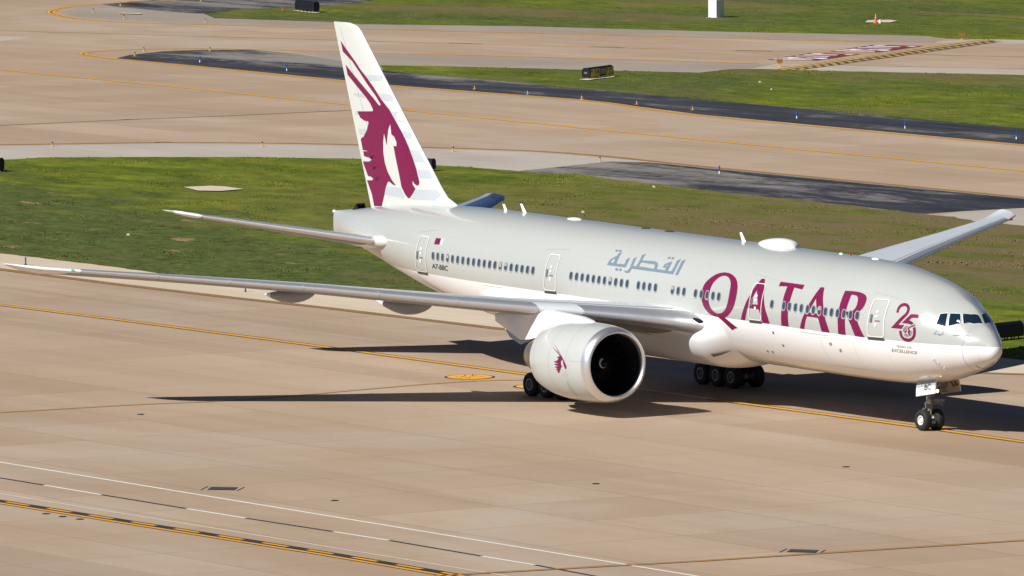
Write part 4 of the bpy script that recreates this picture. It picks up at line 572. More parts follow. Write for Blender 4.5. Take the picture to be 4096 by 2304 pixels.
# cockpit windows
def inset(P, d):
    c = Vector((sum(p[0] for p in P)/len(P), sum(p[1] for p in P)/len(P))); out = []
    for p in P:
        v = Vector((p[0]-c[0], p[1]-c[1])); L_ = math.hypot(v.x, v.y*1.3); k = 1+d/max(L_, .1); out.append((c.x+v.x*k, c.y+v.y*k))
    return out
for P in D['cockpit']:
    for mir in (0, 1):
        Q = [(p[0], p[1]) if not mir else (p[0], PI-p[1]) for p in P]
        wo = decal('cockpit_window', [inset(Q, .034)], M['cream'], plane, .016)
        decal('pane', [Q], M['glass'], wo, .026)
for P, wd in (([(-1.22, .55), (-1.55, .40), (-1.95, .28)], .03),):
    for mir in (0, 1): decal('wiper', [stroke_ring([(a, b if not mir else PI-b) for a, b in P], wd)], M['text'], plane, .05)
# radome seam and small ports
def ringline(x, ph0, ph1, wd, m, name, slant=0.):
    n = 40; P = []
    for i in range(n+1): ph = ph0+(ph1-ph0)*i/n; P.append((-(x+slant*math.sin(ph)), ph))
    return decal(name, [stroke_ring(P, wd)], m, fus, .012)
ringline(1.42, -1.45, 1.3, .016, M['greylow'], 'radome_seam', -.12)
for q in D['fusdots']: decal('drain_port', [rrect(q[0], q[1], .14, .05, 12)], M['text'], fus, .014)
for q in D['nosebits']:
    mb = MB(); a = fpo(q[0], q[1], 0); b = fpo(q[0], q[1], .16); mb.tube(a, b, .03, .02, 8); mb.tube(b, b+Vector((.2, 0, 0)), .018, .012, 8); mb.build('pitot_probe', M['galv'], plane)
pw_ = [o for o in plane.children if o.name.startswith('cockpit_window')]
decal('paper', [D['paper']], M['trim'], pw_[2], .034)
for P in D['marks']: decal('stencil_mark', [P], M['tan'], fus, .012)
for P in D['hinges']: decal('panel_line', [stroke_ring(P, .022)], M['greylow'], fus, .012)
for X0, X1, z0, z1 in ((-8.6, -11.35, -.82, -2.35), (-40.6, -43.0, -.82, -2.3)):
    P = [(X0, phi_z(X0, z0)), (X1, phi_z(X1, z0)), (X1, phi_z(X1, z1)), (X0, phi_z(X0, z1)), (X0, phi_z(X0, z0))]
    for a_, b_ in zip(P, P[1:]):
        Q = [(a_[0]+(b_[0]-a_[0])*i/6, a_[1]+(b_[1]-a_[1])*i/6) for i in range(7)]
        decal('cargo_door_seam', [stroke_ring(Q, .018)], M['cream'], fus, .012)
wins = [o for o in plane.children if o.name.split('.')[0] == 'window']
for i in (3, 13, 14, 27, 35, 50):
    X, ph = D['win'][i]; ph = phi_z(X, .505); sc_ = .322; k = (.20, .16, .10, .12, .2, .1)[(i*7) % 6]
    decal('window_shade', [[(X-.10, ph+.06*1), (X+.115, ph+.062), (X+.115, ph+.062-k*.5), (X-.10, ph+.062-k*.5)]], M['wframe'], wins[i], .03)
# wing body fairing
def fairing():
    def sm(a, b, x): t = max(0, min(1, (x-a)/(b-a))); return t*t*(3-2*t)
    n = 72; Xs = [-19.3-.2*i for i in range(24)]+[-24.5-.8*i for i in range(17)]+[-38.5-.35*i for i in range(19)]; v = []; f = []
    for X in Xs:
        for i in range(n+1):
            ph = math.radians(8)-math.radians(196)*i/n; c, s_ = math.cos(ph), math.sin(ph)
            lo, hi = 2.5, 4.5
            for _ in range(24):
                q = (lo+hi)/2
                if (abs(q*c)/3.36)**2.5+(abs(q*s_+.75)/2.80)**2.5 < 1: lo = q
                else: hi = q
            Rf = 3.06+max(0, lo-3.06)*sm(-.12, -.52, s_)
            lean = 1.0*max(0, -s_-.5)
            wf = sm(-19.6-lean*.6, -22.2-lean, X) if X > -30 else 1-sm(-38.8, -44.6, X)
            t_, b_, h_, zw_, p_ = sec(-X); base = 3.06 if X > -38 else None
            if base is None:
                P0 = fp(X, ph); R0 = math.hypot(P0.y, P0.z-(ZC-K*(X+30)))-.04
            else: R0 = base
            q = R0+wf*max(0, Rf-3.06)
            v.append((X, -q*c, ZC+q*s_-K*(X+30)))
    k = n+1
    for j in range(len(Xs)-1): f += [(j*k+i, j*k+i+1, (j+1)*k+i+1, (j+1)*k+i) for i in range(n)]
    return obj('belly_fairing', v, f, M['white'], plane, ang=60)
bf = fairing()
def fair_pt(X, ph, off):
    best = None
    for v in bf.data.vertices:
        a_ = math.atan2(v.co.z-(ZC-K*(v.co.x+30)), -v.co.y); d = (v.co.x-X)**2+(3.4*(a_-ph))**2
        if best is None or d < best[0]: best = (d, v)
    q = math.hypot(best[1].co.y, best[1].co.z-(ZC-K*(best[1].co.x+30)))+off
    return (X, -q*math.cos(ph), ZC+q*math.sin(ph)-K*(X+30))
rd = math.radians
mb = MB(); mb.add([fair_pt(-21.7, rd(-49), .02), fair_pt(-21.7, rd(-45), .02), fair_pt(-21.1, rd(-45.5), .02), fair_pt(-20.4, rd(-47), .02), fair_pt(-21.1, rd(-49), .02)], [(0, 1, 2, 3, 4)]); mb.build('air_inlet', M['airin'], bf, smooth=False)

# lifting surfaces ------------------------------------------------
def yt(u, tc): return 5*tc*(.2969*math.sqrt(max(u, 0))-.126*u-.3516*u*u+.2843*u**3-.1036*u**4)
def lerp_tab(T, x):
    if x <= T[0][0]: i = 0
    elif x >= T[-1][0]: i = len(T)-2
    else: i = max(k for k in range(len(T)-1) if T[k][0] <= x)
    a, b = T[i], T[i+1]; t = (x-a[0])/(b[0]-a[0]); return [p+(q-p)*t for p, q in zip(a[1:], b[1:])]
# |Y|: LE X, LE Z, TE X, TE Z, t/c
WT = [(2.0, -20.0, 4.05, -34.9, 3.95, .135), (2.7, -20.9, 4.15, -34.9, 4.0, .135), (3.3, -21.9, 4.42, -34.85, 4.1, .13), (4.2, -22.78, 4.55, -34.8, 4.2, .128), (6.07, -24.02, 4.80, -34.7, 4.45, .12), (8.15, -25.4, 5.05, -34.62, 4.75, .112), (9.91, -26.55, 5.24, -34.6, 5.0, .106), (13.6, -28.99, 5.64, -36.2, 5.42, .10), (19.38, -32.8, 6.33, -38.7, 6.03, .096), (23.5, -35.52, 6.74, -40.45, 6.4, .094), (26.6, -37.57, 7.05, -41.78, 6.66, .092), (30.4, -40.08, 7.38, -43.42, 7.02, .09), (31.4, -41.0, 7.46, -43.75, 7.2, .088), (32.0, -42.1, 7.54, -43.85, 7.42, .085), (32.4, -43.3, 7.62, -43.95, 7.56, .08)]
def surf_pt(T, Y, u, up, off=0., camb=.012):
    lx, lz, tx_, tz, tc = lerp_tab(T, Y); ch = lx-tx_
    h = yt(u, tc)*ch+off; cm = camb*ch*4*u*(1-u)
    return Vector((lx-u*ch+(off*1.3*(1-min(1, u*20)) if off else 0), Y, lz+(tz-lz)*u+cm+(h if up else -h)))
US = [0, .002, .008, .02, .04, .07, .11, .17, .25, .35, .46, .58, .70, .82, .92, 1.0]
def loft(name, T, Ys, sgn, mats, parent, u_up=1., u_lo=1., off=0., fmf=None, camb=.012, closed=True):
    uu = [u for u in US if u < u_up-1e-6]+[u_up]; ul = [u for u in US if 0 < u < u_lo-1e-6]+[u_lo]
    path = [(u, 1) for u in uu[::-1]]+[(u, 0) for u in ul]; n = len(path); v = []; f = []; fm = []
    for Y in Ys:
        for u, up in path:
            p = surf_pt(T, Y, u, up, off, camb); v.append((p.x, sgn*p.y, p.z))
    for j in range(len(Ys)-1):
        for i in range(n-1):
            f.append((j*n+i, j*n+i+1, (j+1)*n+i+1, (j+1)*n+i)); fm.append(fmf(Ys[j], path[i]) if fmf else 0)
    if closed:
        f += [tuple(range(n)), tuple((len(Ys)-1)*n+i for i in range(n))]; fm += [0, 0]
    return obj(name, v, f, mats, parent, fm=fm, ang=50)
def ysub(T, y0, y1, st=1.0):
    ys = sorted(set([y0, y1]+[t[0] for t in T if y0 < t[0] < y1]+frange(y0+.2, y1-.2, st))); return ys
for sgn in (-1, 1):
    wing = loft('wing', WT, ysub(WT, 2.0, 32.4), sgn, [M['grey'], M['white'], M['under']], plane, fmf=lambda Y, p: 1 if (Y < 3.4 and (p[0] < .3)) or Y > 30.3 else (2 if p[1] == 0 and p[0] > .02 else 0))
    for a, b in ((3.1, 8.1), (10.1, 13.58), (13.6, 16.98), (17.0, 20.28), (20.3, 23.48), (23.5, 26.58), (26.6, 29.95)):
        loft('slat', WT, ysub(WT, a, b), sgn, M['metal'], wing, .085, .045, .016, closed=False)
    loft('krueger_flap', WT, ysub(WT, 8.15, 10.05), sgn, M['grey'], wing, .06, .05, .012, closed=False)
    loft('wingtip', WT, ysub(WT, 30.0, 32.3, .4), sgn, M['white'], wing, .14, .06, .014, closed=False)
    # flap track fairings
    for Y, xf, xt, zt, r, zo in ((13.4, -31.9, -37.3, 5.16, .37, -.17), (19.2, -34.2, -39.15, 5.66, .30, -.12)):
        p0 = surf_pt(WT, Y, (lerp_tab(WT, Y)[0]-xf)/(lerp_tab(WT, Y)[0]-lerp_tab(WT, Y)[2]), 0); n = 18; m_ = 26; v = []; f = []; fm = []
        for j in range(m_+1):
            t = j/m_; X = xf+(xt-xf)*t; z0 = p0.z+(zt-p0.z)*t; rr = r*(math.sin(PI*min(1, .02+t**.85))**.75 if t < 1 else .0)+.012
            for i in range(n):
                a = 2*PI*i/n; v.append((X, sgn*Y+.78*rr*math.cos(a), z0+zo*math.sin(PI*t)+1.15*rr*math.sin(a)))
        for j in range(m_):
            for i in range(n): f.append((j*n+i, j*n+(i+1) % n, (j+1)*n+(i+1) % n, (j+1)*n+i)); fm.append(1 if j > m_-5 else 0)
        obj('flap_fairing', v, f, [M['fairing'], M['white']], wing, fm=fm, ang=60)
    for u0, y0, y1 in ((.125, 3.6, 30.0), (.70, 4.2, 29.0), (.93, 10.4, 24.0)):
        Ys = ysub(WT, y0, y1); v = []
        for Y in Ys:
            for du in (-.0022, .0022): q = surf_pt(WT, Y, u0+du*6/(1+Y*.15), 1, .012); v.append((q.x, sgn*q.y, q.z))
        obj('panel_line', v, [(2*i, 2*i+1, 2*i+3, 2*i+2) for i in range(len(Ys)-1)], M['greylow'], wing, smooth=False)
    # navigation light
    p = surf_pt(WT, 30.35, .0, 1)
    mb = MB(); mb.lathe([(-.12, .001), (-.08, .05), (0, .085), (.10, .08), (.16, .04), (.18, .001)], (p.x-.02, sgn*30.35, p.z-.01), (1, sgn*.2, 0), 14)
    mb.build('navigation_light', M['green'] if sgn < 0 else M['redl'], wing)
    mb = MB(); c = surf_pt(WT, 3.75, .012, 1, .035)
    P = []
    for i in range(16):
        a = 2*PI*i/16; y = 3.27+.17*math.cos(a); uu = .0105+.0095*math.sin(a); q = surf_pt(WT, y, max(.0005, uu), 1, .030); P.append((q.x, sgn*q.y, q.z))
    mb.add(P, [tuple(range(16))]); mb.build('landing_light', M['lens'], wing, smooth=False)
    loft('flap_gap', WT, ysub(WT, 4.0, 29.5), sgn, M['greylow'], wing, 0.0, 0.0, 0.0) if False else None
ST_ = [(.3, -53.3, 6.36, -61.0, 6.3, .10), (1.2, -53.9, 6.53, -61.2, 6.45, .10), (2.5, -54.95, 6.76, -61.5, 6.68, .095), (10.2, -60.95, 8.13, -63.56, 8.14, .09), (10.6, -61.6, 8.23, -63.66, 8.26, .085), (10.78, -62.7, 8.3, -63.73, 8.31, .07)]
for sgn in (-1, 1):
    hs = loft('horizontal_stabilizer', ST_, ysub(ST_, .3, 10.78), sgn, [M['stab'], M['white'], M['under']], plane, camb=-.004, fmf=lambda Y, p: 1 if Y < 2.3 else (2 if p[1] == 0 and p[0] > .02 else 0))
    mb = MB(); mb.lathe([(-.85, .001), (-.8, .10), (-.65, .2), (-.4, .29), (0, .34), (.6, .33), (1.4, .2), (1.9, .001)], (-54.55, sgn*2.05, 6.72), (-1, 0, 0), 20); mb.build('root_bulb', M['fin'], hs)
    loft('leading_edge', ST_, ysub(ST_, 2.45, 9.9), sgn, M['metal'], hs, .055, .055, .014, camb=-.004, closed=False)
    loft('stabilizer_tip', ST_, ysub(ST_, 10.0, 10.74, .3), sgn, M['white'], hs, .5, .3, .014, camb=-.004, closed=False)
    loft('root_fairing', ST_, ysub(ST_, 1.0, 2.44), sgn, M['fin'], hs, .10, .10, .03, camb=-.004, closed=False)
# fin
FT = [(8.0, -49.0, -58.91), (8.6, -49.55, -59.13), (8.95, -50.27, -59.26), (9.23, -51.05, -59.37), (9.7, -51.62, -59.54), (11.07, -52.97, -60.06), (15.55, -57.44, -61.73), (18.1, -59.95, -62.69), (18.35, -60.35, -62.78), (18.5, -61.1, -62.83)]
def ftc(z): return .082+.02*(z-8.5)/10
def fin_half(X, z):
    lx, tx_ = lerp_tab(FT, z); ch = lx-tx_; u = min(1, max(0, (lx-X)/ch)); return yt(u, ftc(z))*ch
def fin():
    zs = sorted(set([t[0] for t in FT]+frange(8.2, 18.0, .5))); v = []; f = []; fm = []
    path = [(u, 1) for u in US[::-1]]+[(u, -1) for u in US[1:]]; n = len(path)
    for z in zs:
        lx, tx_ = lerp_tab(FT, z); ch = lx-tx_
        for u, s in path: v.append((lx-u*ch, s*yt(u, ftc(z))*ch, z))
    for j in range(len(zs)-1):
        for i in range(n-1): f.append((j*n+i, j*n+i+1, (j+1)*n+i+1, (j+1)*n+i)); fm.append(1 if max(path[i][0], path[i+1][0]) < .025 else 0)
    f += [tuple((len(zs)-1)*n+i for i in range(n))]; fm.append(0)
    return obj('vertical_stabilizer', v, f, [M['fin'], M['white']], plane, fm=fm, ang=50)
vf = fin()
def fin_decal(name, P, m, off, sgn):
    def fn(X, z):
        lx, tx_ = lerp_tab(FT, z); X = max(tx_+.012, min(X, lx-.02*(lx-tx_)))
        return Vector((X, sgn*(fin_half(X, z)+off), z))
    return bisect_map([P], fn, frange(-63, -50, .35), frange(8, 19, .6), name, m, vf)
for sgn in (-1, 1):
    for b in D['bands']: fin_decal('fin_band', b, M['finband'], .008, sgn)
    fin_decal('fin_emblem', [(p[0]-(.22 if p[0] < lerp_tab(FT, p[1])[1]+.42 else 0), p[1]) for p in D['fin']], M['maroon'], .016, sgn)
for x, z in D['finbump']:
    for sgn in (-1, 1):
        h = fin_half(x, z); mb = MB(); mb.lathe([(-.25, .001), (-.15, .1), (.05, .16), (.25, .1), (.4, .001)], (x, sgn*h, z), (1, 0, .3), 12); mb.build('rudder_actuator', M['maroon'], vf)
# hinge line of rudder
mb = MB()
for sgn in (-1, 1):
    P = [];
    for i in range(30):
        z = 8.9+i*(18.2-8.9)/29; lx, tx_ = lerp_tab(FT, z); X = tx_+(lx-tx_)*.27; P.append((X, sgn*(fin_half(X, z)+.012), z))
    v = []
    for p in P: v += [(p[0]-.012, p[1], p[2]), (p[0]+.012, p[1], p[2])]
    mb.add(v, [(2*i, 2*i+1, 2*i+3, 2*i+2) for i in range(29)])
mb.build('rudder_hinge_line', M['greylow'], vf, smooth=False)
# APU inlet door and tail tip
mb = MB(); mb.add([(-60.75, -.28, 7.84), (-60.75, .28, 7.84), (-60.10, .28, 8.42), (-60.10, -.28, 8.42), (-60.72, -.28, 7.80), (-60.72, .28, 7.80), (-60.06, .28, 8.38), (-60.06, -.28, 8.38)], [(0, 1, 2, 3), (4, 7, 6, 5), (0, 4, 5, 1), (3, 2, 6, 7), (0, 3, 7, 4), (1, 5, 6, 2)])
mb.add([(-60.7, -.27, 7.82), (-60.12, -.27, 8.36), (-59.85, -.27, 8.02), (-60.0, -.27, 7.80)], [(0, 1, 2, 3)])
mb.add([(-60.7, .27, 7.82), (-60.12, .27, 8.36), (-59.85, .27, 8.02), (-60.0, .27, 7.80)], [(0, 1, 2, 3)])
mb.build('apu_door', M['dark'], plane, smooth=False)
mb = MB(); mb.tube((-62.95, 0, 7.80), (-62.75, 0, 7.83), .09, .07, 10); mb.tube((-63.0, 0, 7.8), (-62.95, 0, 7.8), .05, .09, 10); mb.build('tail_light', M['trim'], plane)
# roof antennas, domes
def blade(x0, z0, x1, z1, w0, w1, t=.05):
    mb = MB(); v = []
    for (x, z, w_) in ((x0, z0, w0), (x1, z1, w1)): v += [(x-w_/2, -t/2, z), (x+w_/2-.02, -t/2, z), (x+w_/2+.02, 0, z), (x+w_/2-.02, t/2, z), (x-w_/2, t/2, z)]
    mb.add(v, [(0, 1, 6, 5), (1, 2, 7, 6), (2, 3, 8, 7), (3, 4, 9, 8), (4, 0, 5, 9), (5, 6, 7, 8, 9)]); return mb.build('blade_antenna', M['trim'], plane, smooth=False)
def ztop(X): return fp(X, PI/2).z
blade(-45.2, ztop(-45.2)-.05, -45.45, 9.22, .24, .16); blade(-43.3, ztop(-43.3)-.05, -43.7, 9.34, .30, .14); blade(-22.4, ztop(-22.4)-.05, -22.72, 9.05, .30, .13)
def dome(name, X0, X1, hw, hh, m, sink=.05, fwd=.65):
    n = 20; k = 14; v = []; f = []
    for j in range(k+1):
        t = j/k; X = X0+(X1-X0)*t; s_ = math.sin(PI*t**fwd)**.62 if 0 < t < 1 else .02
        zb = ztop(X)
        for i in range(n+1):
            a = PI*i/n; y = hw*s_*math.cos(a); v.append((X, y, fp(X, PI/2).z-(3.1-math.sqrt(max(0, 3.1**2-y*y)))-sink+(hh*s_+sink)*math.sin(a)**.8))
    for j in range(k): f += [(j*(n+1)+i, j*(n+1)+i+1, (j+1)*(n+1)+i+1, (j+1)*(n+1)+i) for i in range(n)]
    return obj(name, v, f, m, plane, ang=70)
dome('satcom_radome', -17.75, -21.05, .74, .42, M['trim']); dome('antenna_dome', -37.8, -39.1, .35, .10, M['trim'], fwd=.9); dome('antenna_dome', -10.3, -10.9, .2, .07, M['trim'], fwd=1); dome('antenna_dome', -13.5, -13.8, .1, .07, M['trim'], fwd=1); dome('beacon', -12.75, -12.95, .1, .09, M['redl'], fwd=1)
dome('antenna_dome', -28.9, -29.8, .25, .05, M['text'], fwd=1); dome('antenna_dome', -31.2, -32.0, .25, .05, M['text'], fwd=1)

# engines ---------------------------------------------------------
XL, YE, ZE = -20.05, 9.61, 2.79
EDX = [0, .15, .5, 1.2, 2.2, 3.4, 4.6, 5.7]; ER = [1.76, 1.871, 1.957, 2.034, 2.064, 2.042, 1.942, 1.70]
def er(d): return pch(d, EDX, ER)
def ept(d, a, off): r = er(d)+off; return Vector((XL-d, -YE-r*math.cos(a), ZE+r*math.sin(a)))
ax = (-1, 0, 0); o0 = (XL, -YE, ZE)
def engine():
    mb = MB(); ds = [.43+i*.25 for i in range(24)]; ds = [d for d in ds if d < 5.55]+[5.6]
    mb.lathe([(d, er(d)) for d in ds]+[(5.59, 1.67), (5.0, 1.72)], o0, ax, 96); nac = mb.build('engine', M['nac'], plane, ang=50)
    mb = MB(); lip = [(.45, er(.45)+.004)]+[(d, er(d)+.004) for d in (.4, .3, .2, .1, .05)]+[(0.0, 1.755), (-.03, 1.71), (-.02, 1.67), (.03, 1.635), (.12, 1.605), (.25, 1.588)]
    mb.lathe(lip, o0, ax, 96); mb.build('inlet_lip', M['lip'], nac, ang=60)
    mb = MB(); mb.lathe([(.25, 1.588), (.6, 1.60), (1.2, 1.63), (1.75, 1.64), (2.07, 1.645)], o0, ax, 96); mb.build('inlet_duct', M['duct'], nac, ang=60)
    mb = MB(); mb.lathe([(2.05, 1.64), (2.06, .3), (2.06, .001)], o0, ax, 48); mb.build('fan_backplate', M['dark'], nac)
    mb = MB(); mb.lathe([(.98, .001), (1.0, .04), (1.2, .19), (1.45, .36), (1.7, .50), (1.85, .55)], o0, ax, 40); sp = mb.build('spinner', M['spin'], nac, ang=60)
    v = []; n = 26
    for i in range(n+1):
        t = i/n; a = math.radians(85)-math.radians(255)*t; r = .245-.03*t; wd = .075*(1-.7*t); d = lambda q: 1.0+(q-.04)/.15*.2 if q < .19 else 1.2+(q-.19)/.17*.25
        for q in (r-wd/2, r+wd/2): v.append((XL-d(q)+.02, -YE-q*math.cos(a)*1.0, ZE+q*math.sin(a)))
    obj('spinner_swirl', v, [(2*i, 2*i+1, 2*i+3, 2*i+2) for i in range(n)], M['trim'], nac, smooth=False)
    v = []; f = []; k = 8
    for j in range(k+1):
        t = j/k; r = .45+1.18*t; tw = .5+.75*t; sw = .16*math.sin(PI*t)-.22*t*t; c = .20+.10*t
        for s in (-1, 1):
            an = s*c/r*math.cos(tw)+sw; v.append((-1.78+s*c*math.sin(tw)*-.9, r*math.sin(an), r*math.cos(an)))
    f = [(2*i, 2*i+1, 2*i+3, 2*i+2) for i in range(k)]
    b0 = obj('fan_blade', v, f, M['blade'], nac, loc=(XL, -YE, ZE))
    for i in range(1, 22): b = b0.copy(); b.rotation_euler = (2*PI*i/22, 0, 0); link(b, nac)
    mb = MB(); mb.lathe([(5.3, 1.35), (6.3, 1.22), (7.0, 1.0), (7.6, .78), (7.62, .70), (7.2, .7)], o0, ax, 40); mb.build('core_cowl', M['core'], nac, ang=50)
    mb = MB(); mb.lathe([(7.1, .55), (7.6, .5), (8.1, .33), (8.4, .16), (8.52, .10), (8.6, .001)], o0, ax, 28); mb.build('exhaust_plug', M['core'], nac, ang=60)
    # pylon: side outline in X-Z, lens-shaped in plan
    top = [(-21.75, 4.70), (-22.3, 4.93), (-23.2, 5.08), (-24.6, 5.14), (-26.4, 5.2), (-27.6, 5.15), (-29.6, 4.95), (-31.5, 4.7)]
    bot = [(-21.75, 4.4), (-22.3, 4.3), (-23.2, 4.2), (-24.6, 4.1), (-26.4, 3.9), (-27.6, 3.62), (-28.7, 3.5), (-31.5, 4.3)]
    hw = [.03, .2, .3, .36, .4, .38, .3, .04]; v = []; f = []
    for (x, z), (xb, zb), h in zip(top, bot, hw):
        v += [(x, -YE-h*.55, z), (x-.0, -YE-h, z-.18), (xb, -YE-h, zb), (xb, -YE+h, zb), (x, -YE+h, z-.18), (x, -YE+h*.55, z)]
    for j in range(len(top)-1): f += [(j*6+i, j*6+(i+1) % 6, (j+1)*6+(i+1) % 6, (j+1)*6+i) for i in range(6)]
    f += [tuple(range(6)), tuple(len(v)-6+i for i in range(6))]
    obj('pylon', v, f, M['white'], nac, ang=35)
    # chine (strake) and cowl seams
    def sm(a0, d0, a1, d1, wd, m, nm):
        n = 24; v = []
        for i in range(n+1):
            t = i/n; a = a0+(a1-a0)*t; d = d0+(d1-d0)*t
            if abs(a1-a0) > abs(d1-d0): q = ((d-wd/2, a), (d+wd/2, a))
            else: q = ((d, a-wd/2/2), (d, a+wd/2/2))
            v += [ept(q[0][0], q[0][1], .008), ept(q[1][0], q[1][1], .008)]
        obj(nm, v, [(2*i, 2*i+1, 2*i+3, 2*i+2) for i in range(n)], m, nac, smooth=False)
    sm(-1.4, 1.75, 1.5, 1.75, .02, M['greylow'], 'cowl_seam'); sm(-1.4, 3.35, 1.5, 3.35, .02, M['greylow'], 'cowl_seam'); sm(.12, .45, .12, 1.75, .02, M['greylow'], 'cowl_seam'); sm(-.95, 1.9, -.45, 1.9, .035, M['tan'], 'cowl_stripe')
    return nac
e1 = engine()
e2 = e1.copy(); link(e2, plane); e2.location = (0, 2*YE, 0)
for ch in list(e1.children): c = ch.copy(); link(c, e2)
def eng_decal(name, P, m, off): return bisect_map([P], lambda u, v: ept(u, v, off), frange(0, 6, .3), frange(-1.6, 1.6, .06), name, m, e1, (1, 2))
for b in D['engbars']: eng_decal('engine_emblem_bar', b, M['finband'], .010)
eng_decal('engine_emblem', D['engoryx'], M['maroon'], .018)

# landing gear ----------------------------------------------------
def wheel(c, R, wd, side, rimm, rr):
    # side: +1/-1 the face that is turned outward (Y)
    mb = MB(); h = wd/2
    mb.lathe([(-h*.72, rr), (-h*.95, rr+.05), (-h, R*.72), (-h*.86, R*.92), (-h*.55, R*.985), (-h*.25, R), (-h*.2, R-.012), (-h*.12, R), (h*.12, R), (h*.2, R-.012), (h*.25, R), (h*.55, R*.985), (h*.86, R*.92), (h, R*.72), (h*.95, rr+.05), (h*.72, rr)], (0, 0, 0), (0, 1, 0), 36)
    w_ = mb.build('wheel', M['tyre'], plane, loc=c, ang=50)
    mb = MB(); s = side
    mb.lathe([(s*h*.80, rr*1.02), (s*h*.86, rr*.96), (s*h*.84, rr*.84), (s*h*.5, rr*.74), (s*h*.42, rr*.45), (s*h*.75, rr*.40), (s*h*.80, rr*.30), (s*h*.80, .001)], (0, 0, 0), (0, 1, 0), 28)
    mb.lathe([(-s*h*.72, rr*1.0), (-s*h*.4, rr*.8), (-s*h*.4, .001)], (0, 0, 0), (0, 1, 0), 24)
    mb.build('rim', rimm, w_, ang=45)
    mb = MB(); mb.lathe([(s*h*.86, rr*1.03), (s*h*.885, rr*1.0), (s*h*.885, rr*.9), (s*h*.86, rr*.87)], (0, 0, 0), (0, 1, 0), 28); mb.build('rim_ring', M['rimw'] if rimm is M['rimw'] else M['rimr'], w_)
    mb = MB()
    for i in range(9): a = 2*PI*i/9; mb.tube((rr*.6*math.cos(a), s*h*.40, rr*.6*math.sin(a)), (rr*.6*math.cos(a), s*h*.56, rr*.6*math.sin(a)), rr*.07, n=8)
    mb.build('wheel_bolts', M['strut'], w_)
for y in (-.40, .40): wheel((-5.89, y, .535), .545, .42, -1 if y < 0 else 1, M['rimw'], .24)
for gy in (-5.49, 5.49):
    for dy in (-.70, .70):
        for x in (-33.23, -31.78, -30.33): wheel((x, gy+dy, .62), .64, .50, -1 if dy < 0 else 1, M['rimg'], .30)
    mb = MB()
    mb.tube((-33.4, gy, .62), (-30.15, gy, .62), .13, n=12); mb.tube((-31.6, gy, .62), (-31.9, gy, 2.3), .19, n=16); mb.tube((-31.9, gy, 2.1), (-32.2, gy, 4.4), .27, n=16)
    for x in (-33.23, -31.78, -30.33): mb.tube((x, gy-.7, .62), (x, gy+.7, .62), .09, n=10)
    mb.tube((-31.9, gy, 2.6), (-32.0, gy*.45, 3.4), .12, n=10); mb.tube((-31.9, gy, 2.4), (-29.0, gy, 4.0), .1, n=10)
    mb.tube((-31.7, gy, .8), (-32.6, gy, 1.3), .07, n=8); mb.tube((-32.6, gy, 1.3), (-31.95, gy, 2.2), .07, n=8); mb.tube((-31.7, gy, .9), (-30.6, gy, .75), .06, n=8)
    g_ = mb.build('main_landing_gear', M['strut'], plane)
    s = -1 if gy < 0 else 1; yo = 6.72
    mb = MB(); O_ = [(-31.0, 4.95), (-35.3, 4.62), (-34.85, 3.5), (-34.2, 3.1), (-33.1, 2.8), (-32.3, 3.05), (-31.5, 3.9)]
    v = [(x, s*(yo-.28*(z-4)), z) for x, z in O_]+[(x, s*(yo-.06-.28*(z-4)), z) for x, z in O_]; n = len(O_)
    mb.add(v, [tuple(range(n)), tuple(range(2*n-1, n-1, -1))]+[(i, (i+1) % n, n+(i+1) % n, n+i) for i in range(n)]); mb.build('gear_door', M['grey'], g_, smooth=False)
# nose gear
mb = MB()
mb.tube((-5.85, 0, .535), (-5.85, 0, 1.05), .085, .10, 16, 1); mb.tube((-5.85, 0, 1.0), (-5.85, 0, 1.42), .13, n=16, mi=0); mb.tube((-5.85, 0, 1.36), (-5.75, 0, 2.7), .16, .19, 16, 0); mb.tube((-5.85, -.40, .535), (-5.85, .40, .535), .075, n=12)
mb.tube((-5.85, -.28, 1.36), (-5.85, .28, 1.36), .09, n=12); mb.box((-5.8, 0, 1.72), (.34, .3, .34)); mb.tube((-5.75, 0, 1.9), (-4.6, 0, 2.75), .07, n=10)
ng = mb.build('nose_landing_gear', [M['strut'], M['chrome']], plane)
mb = MB(); mb.tube((-5.98, 0, .62), (-6.32, 0, 1.02), .05, n=8); mb.tube((-6.32, 0, 1.02), (-5.98, 0, 1.42), .05, n=8); mb.tube((-6.32, -.12, 1.02), (-6.32, .12, 1.02), .06, n=8); mb.build('torsion_link', M['strut'], ng)
mb = MB()
for y in (-.30, .30): mb.lathe([(-.18, .02), (-.14, .10), (0, .13), (.04, .12), (.05, .001)], (-5.52, y, 1.5), (1, 0, 0), 16)
mb.build('taxi_light', M['galv'], ng)
mb = MB(); mb.lathe([(-.02, .001), (0, .085), (.03, .07), (.04, .001)], (-4.3, -.68, 2.16), (1, -.3, 0), 14); mb.build('taxi_light', M['taxi'], ng)
mb = MB(); mb.tube((-5.5, .1, 1.42), (-4.95, .1, 1.38), .05, n=8); mb.box((-5.35, .12, 1.56), (.62, .4, .16)); mb.build('steering_unit', M['strut'], ng)
